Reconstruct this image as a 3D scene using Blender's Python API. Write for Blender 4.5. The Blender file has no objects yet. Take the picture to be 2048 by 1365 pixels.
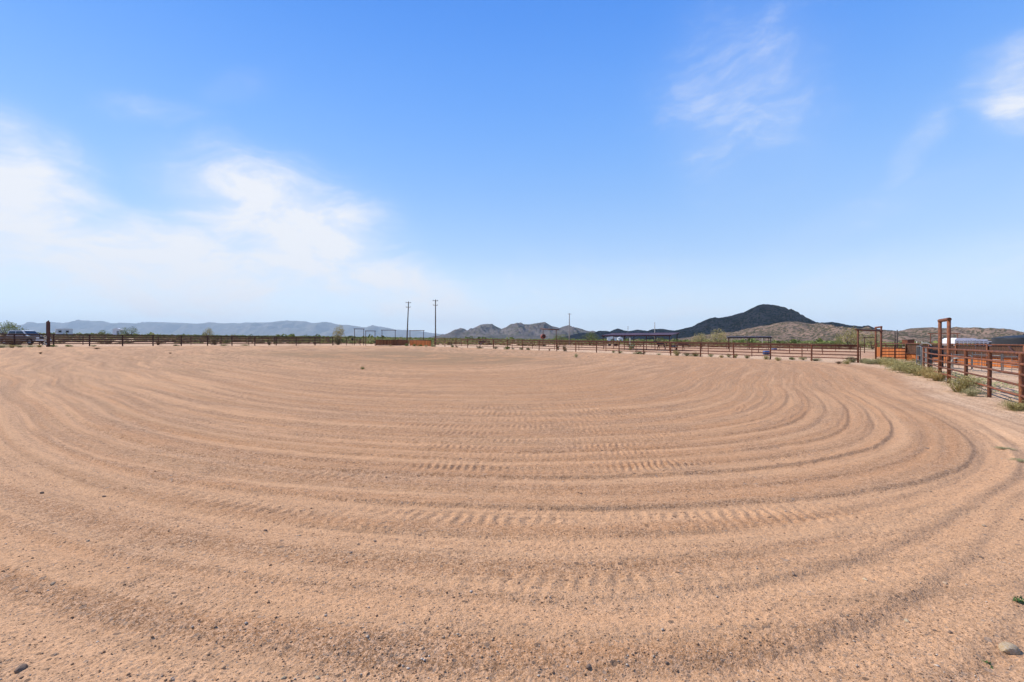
import bpy, bmesh, math, random
import numpy as np
from mathutils import Vector, Matrix

# ------------------------------------------------------------------ scene, camera, light
scene = bpy.context.scene
COL = scene.collection
R = math.radians
rnd = random.Random(7)
F_PX, CX, CY, CAM_H = 967.0, 1024.0, 682.5, 1.70

cam_data = bpy.data.cameras.new('camera')
cam_data.sensor_width = 36.0
cam_data.lens = 36.0 * F_PX / 2048.0
cam_data.clip_start = 0.05
cam_data.clip_end = 90000
cam = bpy.data.objects.new('camera', cam_data)
COL.objects.link(cam)
cam.location = (0, 0, CAM_H)
cam.rotation_euler = (R(90), 0, 0)
scene.camera = cam

SUN_EL = 46.0
SUN_DIR = Vector((-1.0, 0.46, 0)).normalized() * math.cos(R(SUN_EL)) + Vector((0, 0, math.sin(R(SUN_EL))))
sun_data = bpy.data.lights.new('sun', 'SUN')
sun_data.energy = 4.5
sun_data.angle = R(0.53)
sun_data.color = (1.0, 0.955, 0.89)
sun = bpy.data.objects.new('sun', sun_data)
COL.objects.link(sun)
sun.rotation_euler = SUN_DIR.to_track_quat('Z', 'Y').to_euler()

vs = scene.view_settings
vs.view_transform = 'Standard'
vs.look = 'None'
vs.exposure = 0.42
vs.gamma = 1.0
vs.use_curve_mapping = False


class NT:
    """small helper round a node tree"""
    def __init__(self, tree):
        self.t = tree
        self.n = tree.nodes
        self.l = tree.links

    def node(self, kind, **kw):
        nd = self.n.new(kind)
        for k, v in kw.items():
            setattr(nd, k, v)
        return nd

    def put(self, sock, v):
        if isinstance(v, bpy.types.NodeSocket):
            self.l.new(v, sock)
        else:
            if hasattr(sock, 'default_value'):
                dv = sock.default_value
                if hasattr(dv, '__len__') and not hasattr(v, '__len__'):
                    sock.default_value = [v] * len(dv)
                elif hasattr(dv, '__len__') and len(dv) == 4 and len(v) == 3:
                    sock.default_value = (*v, 1)
                else:
                    sock.default_value = v

    def math(self, op, a, b=0.0, c=0.0, clamp=False):
        nd = self.node('ShaderNodeMath', operation=op, use_clamp=clamp)
        self.put(nd.inputs[0], a)
        self.put(nd.inputs[1], b)
        self.put(nd.inputs[2], c)
        return nd.outputs[0]

    def mix(self, f, a, b, blend='MIX'):
        nd = self.node('ShaderNodeMix', data_type='RGBA', blend_type=blend)
        self.put(nd.inputs[0], f)
        self.put(nd.inputs[6], a)
        self.put(nd.inputs[7], b)
        return nd.outputs[2]

    def step(self, v, lo, hi, smooth=True):
        nd = self.node('ShaderNodeMapRange', interpolation_type='SMOOTHSTEP' if smooth else 'LINEAR')
        self.put(nd.inputs[0], v)
        nd.inputs[1].default_value = lo
        nd.inputs[2].default_value = hi
        return nd.outputs[0]

    def noise(self, vec, scale, detail=4.0, rough=0.55, dist=0.0, w=None):
        nd = self.node('ShaderNodeTexNoise')
        if w is not None:
            nd.noise_dimensions = '4D'
            self.put(nd.inputs['W'], w)
        if vec is not None:
            self.put(nd.inputs['Vector'], vec)
        nd.inputs['Scale'].default_value = scale
        nd.inputs['Detail'].default_value = detail
        nd.inputs['Roughness'].default_value = rough
        nd.inputs['Distortion'].default_value = dist
        return nd.outputs[0]

    def vmul(self, v, s):
        nd = self.node('ShaderNodeVectorMath', operation='MULTIPLY')
        self.put(nd.inputs[0], v)
        nd.inputs[1].default_value = s
        return nd.outputs[0]


# ------------------------------------------------------------------ world: daylight sky with thin cirrus
world = bpy.data.worlds.new('World')
scene.world = world
world.use_nodes = True
W = NT(world.node_tree)
W.n.clear()
sky = W.node('ShaderNodeTexSky', sky_type='NISHITA')
sky.sun_disc = False
sky.sun_elevation = R(SUN_EL)
sky.sun_rotation = math.atan2(SUN_DIR.x, SUN_DIR.y)
sky.altitude = 300
sky.air_density = 1.0
sky.dust_density = 0.15
sky.ozone_density = 2.2
tc = W.node('ShaderNodeTexCoord')
sep = W.node('ShaderNodeSeparateXYZ')
W.l.new(tc.outputs['Generated'], sep.inputs[0])
az = W.math('ARCTAN2', sep.outputs[0], sep.outputs[1])
el = W.math('ARCSINE', sep.outputs[2])
cmb = W.node('ShaderNodeCombineXYZ')
W.put(cmb.inputs[0], az)
W.put(cmb.inputs[1], el)
ae = cmb.outputs[0]


def sky_point(px, py):
    x, z = (px - CX) / F_PX, (CY - py) / F_PX
    return math.atan2(x, 1.0), math.atan2(z, math.hypot(x, 1.0))


# cloud banks: picture of where cirrus stands by direction, (px, py, half width, half height, turn, weight)
BANKS = [
    (-20, 420, 400, 230, -14, 1.0), (330, 540, 520, 170, -4, 0.95), (600, 480, 320, 170, -24, 0.95),
    (800, 580, 330, 100, -22, 0.8), (40, 275, 300, 75, -10, 0.5), (330, 215, 190, 50, 8, 0.30),
    (480, 165, 110, 50, 25, 0.28), (1480, 200, 230, 250, 25, 0.40), (2080, 165, 190, 150, 50, 0.72),
    (1845, 300, 55, 140, -28, 0.42), (1700, 450, 330, 60, 18, 0.25), (1560, 600, 720, 90, 6, 0.40),
    (1100, 600, 460, 110, 0, 0.45), (-420, 380, 420, 300, 0, 0.9), (2500, 260, 420, 220, 0, 0.7),
]
warp = W.node('ShaderNodeTexNoise')
W.put(warp.inputs['Vector'], ae)
warp.inputs['Scale'].default_value = 5.0
warp.inputs['Detail'].default_value = 5.0
wv = W.node('ShaderNodeVectorMath', operation='MULTIPLY_ADD')
W.put(wv.inputs[0], warp.outputs['Color'])
wv.inputs[1].default_value = (0.16, 0.10, 0)
wv2 = W.node('ShaderNodeVectorMath', operation='ADD')
W.put(wv2.inputs[0], ae)
wv2.inputs[1].default_value = (-0.08, -0.05, 0)
W.put(wv.inputs[2], wv2.outputs[0])
wae = wv.outputs[0]
total = None
for (px, py, hw, hh, rot, wgt) in BANKS:
    a0, e0 = sky_point(px, py)
    k = math.cos(a0) ** 2
    mp = W.node('ShaderNodeMapping', vector_type='TEXTURE')
    W.put(mp.inputs[0], wae)
    mp.inputs['Location'].default_value = (a0, e0, 0)
    mp.inputs['Rotation'].default_value = (0, 0, R(rot))
    mp.inputs['Scale'].default_value = (hw / F_PX * max(k, 0.45) * 1.25, hh / F_PX * max(k, 0.6) * 1.25, 1)
    gr = W.node('ShaderNodeTexGradient', gradient_type='SPHERICAL')
    W.put(gr.inputs[0], mp.outputs[0])
    v = W.math('MULTIPLY', W.step(gr.outputs[1], 0.0, 0.80), wgt)
    total = v if total is None else W.math('MAXIMUM', total, v)
# beyond the view the same thin cirrus goes on, by plain noise
gen = W.step(W.noise(tc.outputs['Generated'], 1.6, 3, 0.5), 0.50, 0.75)
behind = W.step(W.math('ABSOLUTE', az), 1.05, 1.5)
total = W.math('MAXIMUM', total, W.math('MULTIPLY', W.math('MULTIPLY', gen, behind), 0.8))
mpw = W.node('ShaderNodeMapping', vector_type='POINT')
W.put(mpw.inputs[0], wae)
mpw.inputs['Rotation'].default_value = (0, 0, R(-20))
mpw.inputs['Scale'].default_value = (2.2, 6.5, 1)
wisp = W.noise(mpw.outputs[0], 2.0, 12, 0.64, 0.9)
mpw2 = W.node('ShaderNodeMapping', vector_type='POINT')
W.put(mpw2.inputs[0], wae)
mpw2.inputs['Rotation'].default_value = (0, 0, R(24))
mpw2.inputs['Scale'].default_value = (4, 9, 1)
wisp2 = W.noise(mpw2.outputs[0], 2.2, 9, 0.6, 0.2)
wsum = W.math('ADD', W.math('MULTIPLY', wisp, 0.6), W.math('MULTIPLY', wisp2, 0.4))
tex = W.step(wsum, 0.40, 0.62)
# thick middles stay white, thin parts break into streaks
thick = W.math('POWER', total, 1.6)
edge = W.step(W.math('ADD', total, W.math('MULTIPLY', W.math('SUBTRACT', wsum, 0.5), 2.2)), 0.12, 0.95)
cov = W.math('ADD', W.math('MULTIPLY', thick, 0.40), W.math('MULTIPLY', W.math('MULTIPLY', W.math('POWER', total, 0.8), edge), W.math('MULTIPLY_ADD', tex, 0.6, 0.35)), clamp=True)
cov = W.math('MULTIPLY', cov, 0.93)
rp = W.node('ShaderNodeValToRGB')
W.put(rp.inputs[0], W.math('DIVIDE', el, 1.6))
rp.color_ramp.interpolation = 'B_SPLINE'
e_ = rp.color_ramp.elements
e_[0].position, e_[0].color = 0.0, (0.72, 0.82, 0.90, 1)
e_[1].position, e_[1].color = 1.0, (0.045, 0.15, 0.46, 1)
for el_, c_ in ((0.075, (0.60, 0.735, 0.86)), (0.17, (0.34, 0.525, 0.80)), (0.32, (0.185, 0.395, 0.80)), (0.45, (0.105, 0.305, 0.78)), (0.60, (0.045, 0.22, 0.72)), (0.9, (0.032, 0.17, 0.62))):
    k_ = e_.new(el_ / 1.6)
    k_.color = (*c_, 1)
SKY_STRENGTH = 0.133
gr_ = W.node('ShaderNodeVectorMath', operation='SCALE')
W.put(gr_.inputs[0], rp.outputs[0])
gr_.inputs['Scale'].default_value = 1.0 / SKY_STRENGTH
# the physical sky, with the deeper blue and pale foot it has in this dry air
skyb = W.mix(0.86, sky.outputs[0], gr_.outputs[0])
skyc = W.mix(cov, skyb, tuple(c / SKY_STRENGTH for c in (0.715, 0.722, 0.745)))
bg = W.node('ShaderNodeBackground')
W.put(bg.inputs[0], skyc)
bg.inputs[1].default_value = SKY_STRENGTH
wo = W.node('ShaderNodeOutputWorld')
W.l.new(bg.outputs[0], wo.inputs[0])


# ------------------------------------------------------------------ numpy noise and the lie of the land
def _hash(ix, iy, seed):
    h = (ix.astype(np.int64) * 374761393 + iy.astype(np.int64) * 668265263 + seed * 974711) & 0xFFFFFFFF
    h = ((h ^ (h >> 13)) * 1274126177) & 0xFFFFFFFF
    return (h ^ (h >> 16)) & 0xFFFFFFFF


def pnoise(x, y, seed=0):
    """2-D gradient noise, about -0.7..0.7"""
    x = np.asarray(x, float)
    y = np.asarray(y, float)
    ix, iy = np.floor(x), np.floor(y)
    fx, fy = x - ix, y - iy
    ux, uy = fx * fx * fx * (fx * (fx * 6 - 15) + 10), fy * fy * fy * (fy * (fy * 6 - 15) + 10)

    def g(dx, dy):
        a = _hash(ix + dx, iy + dy, seed) * (2 * math.pi / 4294967296.0)
        return np.cos(a) * (fx - dx) + np.sin(a) * (fy - dy)
    n0 = g(0, 0) * (1 - ux) + g(1, 0) * ux
    n1 = g(0, 1) * (1 - ux) + g(1, 1) * ux
    return n0 * (1 - uy) + n1 * uy


def fbm(x, y, octaves=4, seed=0, gain=0.5):
    s, a = 0, 1.0
    for o in range(octaves):
        s = s + a * pnoise(x * 2 ** o, y * 2 ** o, seed + o * 17)
        a *= gain
    return s


def sstep(v, lo, hi):
    t = np.clip((np.asarray(v, float) - lo) / (hi - lo), 0, 1)
    return t * t * (3 - 2 * t)


def base_z(x, y):
    """the plain: it climbs gently to the left and away"""
    x = np.asarray(x, float)
    y = np.asarray(y, float)
    return -0.0125 * 1700 * np.tanh(x / 1700) + 0.0055 * 2500 * np.tanh(np.maximum(y, 0) / 2500)


def gz(x, y):
    return float(base_z(x, y))


def at(px, d):
    """point on the ground seen at picture column px at depth d"""
    x = (px - CX) / F_PX * d
    return Vector((x, d, gz(x, d)))


def z_at(py, d):
    return CAM_H - (py - CY) / F_PX * d


# loop the drag was pulled round: star-shaped outline about LC, s = 1 on it
LC = (-8.0, 42.0)
OUT = [(2.1, 4.86), (3.3, 5.2), (5.46, 6.06), (7.08, 7.35), (8.1, 8.7), (9.6, 10.8), (10.7, 13), (12.3, 16.5),
       (15.5, 22), (19, 28), (22.5, 34.5), (24, 39), (23, 43), (18, 49), (8, 60), (-3, 72), (-13, 83), (-20, 86),
       (-29, 83), (-38, 74), (-48, 62), (-51, 54), (-49, 47.5), (-43, 42), (-35, 34.4), (-26.5, 25.6), (-17.7, 17.1),
       (-10.9, 10.8), (-6.8, 7.2), (-4, 5.5), (-1.5, 4.9), (0.5, 4.75)]
_th = np.array([math.atan2(p[0] - LC[0], -(p[1] - LC[1])) for p in OUT])   # 0 towards the camera
_rr = np.array([math.hypot(p[0] - LC[0], p[1] - LC[1]) for p in OUT])
_o = np.argsort(_th)
_th, _rr = _th[_o], _rr[_o]
_tg = np.linspace(-math.pi, math.pi, 721)
_rg = np.interp(_tg, np.concatenate([_th - 2 * math.pi, _th, _th + 2 * math.pi]), np.tile(_rr, 3))
_ker = np.hanning(23)
_ker /= _ker.sum()
_rg = np.convolve(np.concatenate([_rg[-31:-1], _rg, _rg[1:31]]), _ker, 'same')[30:-30]


def loop_coords(x, y):
    dx, dy = x - LC[0], y - LC[1]
    th = np.arctan2(dx, -dy)
    rad = np.interp(th, _tg, _rg)
    return th, rad, np.hypot(dx, dy) / rad


GROOVES = [(0.905, 1.0), (0.921, .9), (0.934, .8), (0.948, 1.1), (0.960, .5), (0.971, 1.0), (0.985, .45), (1.0, 1.0),
           (1.020, .9), (1.033, .4), (1.046, 1.05), (1.063, .8), (1.08, .4),
           (0.886, .6), (0.868, .5), (0.846, .5), (0.826, .45), (0.80, .5), (0.772, .4), (0.742, .45), (0.71, .4),
           (0.675, .4), (0.63, .4), (0.59, .35), (0.54, .35), (0.48, .3), (0.41, .3)]


def relief(x, y):
    """ridges, tread marks and clods on the dirt; also where gravel and pale sand lie, with ridge shade and sunlight painted in"""
    th, rad, s = loop_coords(x, y)
    h = np.zeros_like(x)
    grav_shade = np.zeros_like(x)
    fine_lit = np.zeros_like(x)
    arc = th * 38.0
    wob = 0.004 * pnoise(arc / 7.0, s * 6, 3) + 0.0015 * pnoise(arc / 1.6, s * 30, 5) + 0.0011 * pnoise(arc / 0.30, s * 60, 6)
    left = sstep(-x, -2, 16)
    dist = np.hypot(x, y)
    for k, (s0, a0) in enumerate(GROOVES):
        s1 = s0 if s0 < 1 else 1 + (s0 - 1) * (1 - 0.66 * sstep(th, 0.20, 0.37))
        d = (s + wob * (0.3 if s0 > 1.01 else 1.0) - s1 - 0.004 * pnoise(arc / 11.0, arc * 0 + k * 3.7, 11)) * rad
        m = np.abs(d) < 1.6
        if not m.any():
            continue
        dm = d[m]
        amp = a0 * (0.75 + 0.8 * pnoise(arc[m] / 5.0, np.full(dm.shape, k * 1.3), 21))
        amp = np.clip(amp, 0.12, 1.6)
        if s0 < 0.9:
            amp = amp * (0.35 + 1.4 * left[m])
        # the drag leaves a flat strip, a crest, a sharp step down on its outer side, then a slow rise
        amp = amp * (1 - 0.8 * sstep(y[m], 13, 21) * sstep(x[m], 2, 6))
        ws = 0.75 + 0.40 * float(sstep(s0, 0.955, 1.0))
        if s0 > 0.955:
            amp = amp * 1.2
        dw = dm / ws
        berm = np.exp(-((dw + 0.055) / 0.06) ** 2)
        drop = sstep(dw, -0.02, 0.02) * np.exp(-np.maximum(dw, 0) / 0.20)
        back = np.exp(-((dw - 0.45) / 0.12) ** 2)
        if s0 > 1.01:       # the outer wheel tracks: soft shoulders with a broad pale crest
            drop = sstep(dw, -0.09, 0.05) * np.exp(-np.maximum(dw, 0) / 0.16)
            berm = 0.9 * np.exp(-((dw - 0.30) / 0.12) ** 2)
            amp = amp * 1.55
        h[m] += amp * (0.010 * berm - 0.025 * drop + 0.007 * back)
        grav_shade[m] += np.clip(amp, 0, 1.2) * (0.3 + 0.9 * left[m]) * (0.25 if s0 > 1.01 else 1.0) * np.exp(-((dw + 0.02) / 0.09) ** 2) * np.clip(0.15 + 1.5 * pnoise(arc[m] / 2.2, np.full(dm.shape, k * 2.3), 31), 0, 1)  # crumb at the step; on the left it also paints the dark ridge edge
        fine_lit[m] += np.clip(amp, 0, 1.3) * np.exp(-((dw - 0.19) / 0.16) ** 2) * (1.0 + 0.8 * float(s0 > 0.99))  # pale sand, also painting in the sunlit slope and crest
    # tyre lug rows along the loop
    rad_m = s * 38.0
    for (s0, wd, a0, a1, lug, amp) in [(0.9600, 0.19, 2, 15, 0.105, .0075), (0.9535, 0.10, 4, 13, 0.10, .005), (0.9405, 0.16, 5, 19, 0.10, .006),
                                       (0.9275, 0.15, 4, 20, 0.11, .007), (0.913, 0.17, 3, 21, 0.11, .007), (1.0095, 0.24, 3, 13, 0.12, .006),
                                       (0.895, 0.2, 0, 19, 0.12, .007), (0.88, 0.24, -4, 19, 0.12, .007), (0.858, 0.25, -6, 18, 0.13, .007),
                                       (0.978, 0.2, 1, 9, 0.11, .005), (0.835, 0.26, -4, 18, 0.14, .007), (0.81, 0.3, -8, 16, 0.15, .007), (1.038, 0.2, 6, 12, 0.12, .004)]:
        d = (s + wob - s0) * rad
        ac = arc + 0.35 * d
        env = np.exp(-(d / wd) ** 4) * sstep(ac, a0, a0 + 3) * (1 - sstep(ac, a1 - 3, a1))
        env = env * np.clip(0.48 + 1.8 * pnoise(arc / 1.4, s * 120, 41), 0, 1.2)
        ac = ac + 0.05 * pnoise(arc / 0.5, s * 200, 42)
        h += 1.35 * amp * env * np.cos(2 * math.pi * ac / lug)
    # cross-hatched harrow marks in the middle of the turn
    inn = (1 - sstep(s, 0.86, 0.90)) * sstep(s, 0.45, 0.62) * sstep(x, -3, 3) * (1 - sstep(dist, 26, 36))
    q = x * 0.94 + y * 0.10 + 0.14 * pnoise(x / 2.2, y / 2.2, 51)
    h += inn * 0.0075 * sstep(pnoise(x / 2.6, y / 2.6, 54), -.25, .2) * np.cos(2 * math.pi * q / 0.145) * np.clip(0.7 + 1.2 * pnoise(x / 1.5, y / 3.0, 52), 0, 1.2)
    h += inn * 0.007 * np.cos(2 * math.pi * (y + 0.2 * x) / 0.95 + 5 * pnoise(x / 3, y / 3, 53))
    # comb lines of the drag everywhere on the loop
    ring = sstep(s, 0.3, 0.5) * (1 - sstep(s, 1.07, 1.13))
    h += ring * 0.0045 * pnoise(arc / 3.5, rad_m / 0.16, 61) * 2
    h += ring * (0.35 + 0.65 * left) * 0.030 * pnoise(arc / 12, rad_m / 0.8, 62)
    band = pnoise(arc / 15, rad_m / 0.62, 101) + 0.5 * pnoise(arc / 9, rad_m / 0.25, 102)
    wgt = ring * np.maximum(0.22 + 0.78 * left, 0.9 * sstep(y, 16, 34) * (1 - sstep(x, 6, 18)))
    fine_lit += 1.3 * wgt * sstep(band, 0.08, 0.38)
    grav_shade += 1.2 * wgt * sstep(-band, 0.05, 0.40)
    grav_shade += 0.55 * sstep(pnoise(x / 1.6, y / 1.1, 103) + 0.4 * pnoise(x / 0.5, y / 0.5, 104), 0.12, 0.55)
    thin = pnoise(arc / 20, rad_m / 0.95, 107) + 0.12 * pnoise(arc / 1.5, rad_m / 0.2, 108)
    grav_shade += 1.5 * wgt * np.exp(-(thin / 0.05) ** 2)  # thin crumb lines that paint in the shaded edges of ridges
    fine_lit += 1.2 * wgt * np.exp(-((thin - 0.12) / 0.07) ** 2)
    thin2 = pnoise(arc / 26, rad_m / 0.42, 109) + 0.1 * pnoise(arc / 1.2, rad_m / 0.2, 110)
    w2 = ring * sstep(dist, 6, 12)
    grav_shade += 0.9 * w2 * np.exp(-(thin2 / 0.05) ** 2)
    fine_lit += 0.6 * w2 * np.exp(-((thin2 - 0.13) / 0.07) ** 2)
    h += wgt * 0.030 * sstep(band, 0.05, 0.3)
    broad = pnoise(arc / 26, rad_m / 1.9, 105)
    fine_lit += 0.8 * wgt * sstep(dist, 14, 26) * sstep(broad, 0.08, 0.4)
    grav_shade += 0.9 * wgt * sstep(dist, 14, 26) * sstep(-broad, 0.05, 0.4)
    # clods and footfalls
    near = 1 - sstep(dist, 25, 60)
    rough = 0.55 + 0.75 * np.clip(pnoise(x / 1.3, y / 1.3, 71) + 0.3, 0, 1) + 0.5 * sstep(s, 1.03, 1.10) + 0.25 * grav_shade
    h += near * rough * (0.010 * pnoise(x / 0.34, y / 0.34, 72) + 0.0048 * pnoise(x / 0.11, y / 0.11, 73)
                         + 0.0058 * pnoise(x / 0.05, y / 0.05, 74) + 0.0042 * pnoise(x / 0.022, y / 0.022, 75))
    out = sstep(s, 1.07, 1.16)
    h += near * out * (0.05 * pnoise(x / 1.9, y / 1.9, 81) + 0.03 * pnoise(x / 0.7, y / 0.7, 82))
    return h, np.clip(grav_shade, 0, 1.2), s, arc, rad_m, np.clip(fine_lit, 0, 1)


def surf_z(x, y):
    xa, ya = np.array([float(x)]), np.array([float(y)])
    return float(base_z(xa, ya)[0] + relief(xa, ya)[0][0])


# ------------------------------------------------------------------ materials
def new_mat(name):
    m = bpy.data.materials.new(name)
    m.use_nodes = True
    t = NT(m.node_tree)
    b = m.node_tree.nodes['Principled BSDF']
    return m, t, b


def mat_var(name, c1, c2, scale=3.0, rough=0.8, bump=0.0, metallic=0.0, c3=None, stretch=None, spec=0.3, lo=0.35, hi=0.65):
    """two or three tones broken up by noise, different on every object"""
    m, t, b = new_mat(name)
    co = t.node('ShaderNodeTexCoord')
    oi = t.node('ShaderNodeObjectInfo')
    w = t.math('MULTIPLY', oi.outputs['Random'], 60.0)
    v = co.outputs['Object']
    if stretch:
        v = t.vmul(v, stretch)
    n = t.noise(v, scale, 6, 0.6, 0, w)
    col = t.mix(t.step(n, lo, hi), c1, c2)
    if c3:
        n3 = t.noise(v, scale * 2.7, 5, 0.6, 0, t.math('ADD', w, 9.0))
        col = t.mix(t.step(n3, 0.52, 0.72), col, c3)
    var = t.math('MULTIPLY_ADD', oi.outputs['Random'], 0.5, 0.75)
    gray = t.node('ShaderNodeCombineXYZ')
    for i in range(3):
        t.put(gray.inputs[i], var)
    col = t.mix(1.0, col, gray.outputs[0], 'MULTIPLY')
    t.put(b.inputs['Base Color'], col)
    b.inputs['Roughness'].default_value = rough
    b.inputs['Metallic'].default_value = metallic
    b.inputs['Specular IOR Level'].default_value = spec
    if bump:
        bp = t.node('ShaderNodeBump')
        bp.inputs['Strength'].default_value = 0.6
        bp.inputs['Distance'].default_value = bump
        t.put(bp.inputs['Height'], t.noise(v, scale * 9, 5, 0.6, 0, w))
        t.put(b.inputs['Normal'], bp.outputs[0])
    return m


def mat_leaf(name, dark, light, trans=0.25):
    m, t, b = new_mat(name)
    ge = t.node('ShaderNodeNewGeometry')
    oi = t.node('ShaderNodeObjectInfo')
    f = t.math('ADD', t.math('MULTIPLY', ge.outputs['Random Per Island'], 0.85), t.math('MULTIPLY', oi.outputs['Random'], 0.25))
    col = t.mix(f, dark, light)
    t.put(b.inputs['Base Color'], col)
    b.inputs['Roughness'].default_value = 0.85
    b.inputs['Specular IOR Level'].default_value = 0.1
    tr = t.node('ShaderNodeBsdfTranslucent')
    t.put(tr.inputs[0], col)
    mx = t.node('ShaderNodeMixShader')
    mx.inputs[0].default_value = trans
    out = m.node_tree.nodes['Material Output']
    t.l.new(b.outputs[0], mx.inputs[1])
    t.l.new(tr.outputs[0], mx.inputs[2])
    t.l.new(mx.outputs[0], out.inputs[0])
    return m


def mat_plain(name, c, rough=0.6, metallic=0.0, spec=0.4, dirt=None):
    return mat_var(name, c, dirt or tuple(v * 0.8 for v in c), 2.0, rough, 0, metallic, spec=spec)


M = {}
M['rust'] = mat_var('rusted_pipe', (0.185, 0.060, 0.024), (0.095, 0.033, 0.017), 5, 0.75, 0.002, 0.0, (0.26, 0.10, 0.035))
M['rust_dark'] = mat_var('dark_rusted_pipe', (0.085, 0.033, 0.022), (0.05, 0.022, 0.017), 3, 0.8, 0, 0.0, (0.13, 0.045, 0.025))
M['rust_far'] = mat_var('weathered_pipe', (0.15, 0.048, 0.022), (0.09, 0.031, 0.016), 3, 0.8, 0)
M['sheet'] = mat_var('brown_sheet_steel', (0.085, 0.040, 0.022), (0.055, 0.030, 0.02), 2.0, 0.6, 0, 0.2, (0.12, 0.05, 0.026), spec=0.3)
M['wood'] = mat_var('stained_cedar', (0.42, 0.13, 0.028), (0.32, 0.10, 0.026), 2.0, 0.75, 0.002, 0, (0.22, 0.07, 0.022), (6, 6, 0.7))
M['wood_shaded'] = mat_var('shaded_cedar', (0.24, 0.085, 0.03), (0.17, 0.062, 0.025), 2.0, 0.8, 0.002, 0, (0.1, 0.04, 0.02), (6, 6, 0.7))  # cedar with the shade on the back corner walls put into its colour
M['galv'] = mat_var('galvanised_pipe', (0.19, 0.19, 0.185), (0.12, 0.12, 0.12), 6, 0.45, 0, 0.5)
M['pole'] = mat_var('creosoted_pole', (0.10, 0.075, 0.06), (0.065, 0.05, 0.042), 2.0, 0.9, 0.003, 0, None, (8, 8, .5))
M['pole_pale'] = mat_var('bleached_pole', (0.36, 0.33, 0.30), (0.27, 0.25, 0.23), 2.0, 0.9, 0.003, 0, None, (8, 8, .5))
M['metal_grey'] = mat_plain('grey_fitting', (0.25, 0.25, 0.26), 0.5, 0.4)
M['white'] = mat_var('chalky_white_paint', (0.78, 0.79, 0.80), (0.68, 0.69, 0.70), 1.5, 0.5, spec=0.4)
M['silver'] = mat_var('bare_aluminium', (0.66, 0.68, 0.71), (0.55, 0.57, 0.6), 1.5, 0.38, 0, 0.35)
M['tan_paint'] = mat_var('dusty_pewter_paint', (0.115, 0.108, 0.105), (0.085, 0.08, 0.078), 1.5, 0.4, spec=0.5)
M['glass'] = mat_plain('dark_glass', (0.014, 0.017, 0.022), 0.08, 0, 0.6)
M['tyre'] = mat_plain('black_rubber', (0.012, 0.012, 0.013), 0.85)
M['dark'] = mat_plain('black_plastic', (0.015, 0.015, 0.017), 0.6)
M['tank'] = mat_var('black_polyethylene', (0.020, 0.023, 0.028), (0.015, 0.018, 0.022), 1.0, 0.55, spec=0.4)
M['blue'] = mat_plain('blue_barrel_plastic', (0.035, 0.075, 0.20), 0.5)
M['blue_dark'] = mat_plain('dark_blue_enamel', (0.007, 0.009, 0.016), 0.5)
M['red'] = mat_var('faded_red_drum', (0.34, 0.09, 0.06), (0.2, 0.06, 0.045), 3, 0.6, 0, 0, (0.42, 0.16, 0.11))
M['roof_red'] = mat_var('maroon_roof_sheet', (0.085, 0.03, 0.036), (0.06, 0.024, 0.03), 1.0, 0.55, 0, 0.0)
M['roof_dark'] = mat_var('dark_roof_sheet', (0.035, 0.015, 0.015), (0.022, 0.011, 0.012), 1.0, 0.6)
M['rope'] = mat_plain('pale_rope', (0.62, 0.57, 0.48), 0.9)
M['stone_tan'] = mat_var('tan_stone', (0.40, 0.27, 0.16), (0.28, 0.19, 0.12), 14, 0.9, 0.004, 0, (0.46, 0.36, 0.25))
M['stone_dark'] = mat_var('dark_stone', (0.24, 0.155, 0.10), (0.15, 0.10, 0.07), 14, 0.9, 0.004)
M['stone_pale'] = mat_var('pale_stone', (0.56, 0.45, 0.33), (0.46, 0.30, 0.13), 9, 0.9, 0.006, 0, (0.36, 0.2, 0.08))
M['horse_black'] = mat_var('black_coat', (0.012, 0.010, 0.010), (0.02, 0.016, 0.014), 2.0, 0.5, spec=0.4)
M['horse_bay'] = mat_var('bay_coat', (0.085, 0.032, 0.017), (0.055, 0.02, 0.012), 1.5, 0.5, spec=0.4)
M['hair'] = mat_plain('black_hair', (0.010, 0.009, 0.009), 0.7)
M['bark'] = mat_var('grey_bark', (0.13, 0.10, 0.07), (0.08, 0.06, 0.045), 6, 0.9, 0.003)
M['leaf_green'] = mat_leaf('mesquite_leaf', (0.07, 0.095, 0.025), (0.24, 0.27, 0.08))
M['leaf_olive'] = mat_leaf('olive_leaf', (0.19, 0.165, 0.062), (0.52, 0.44, 0.19))
M['leaf_dark'] = mat_leaf('dark_leaf', (0.04, 0.042, 0.02), (0.16, 0.14, 0.06))
M['leaf_straw'] = mat_leaf('straw_blade', (0.28, 0.20, 0.07), (0.62, 0.48, 0.21))
M['leaf_brown'] = mat_leaf('dry_brown_twig', (0.08, 0.05, 0.03), (0.24, 0.15, 0.08))
M['leaf_bright'] = mat_leaf('fresh_leaf', (0.05, 0.10, 0.035), (0.16, 0.25, 0.09))
M['leaf_sage'] = mat_leaf('sage_leaf', (0.21, 0.195, 0.095), (0.52, 0.47, 0.25))
M['cactus'] = mat_var('cactus_pad', (0.16, 0.19, 0.08), (0.10, 0.13, 0.06), 5, 0.7, 0, 0, (0.45, 0.42, 0.2))
M['cloud'] = mat_plain('cloud_white', (0.9, 0.9, 0.9), 1.0, 0, 0.0, (0.88, 0.88, 0.88))


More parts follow.
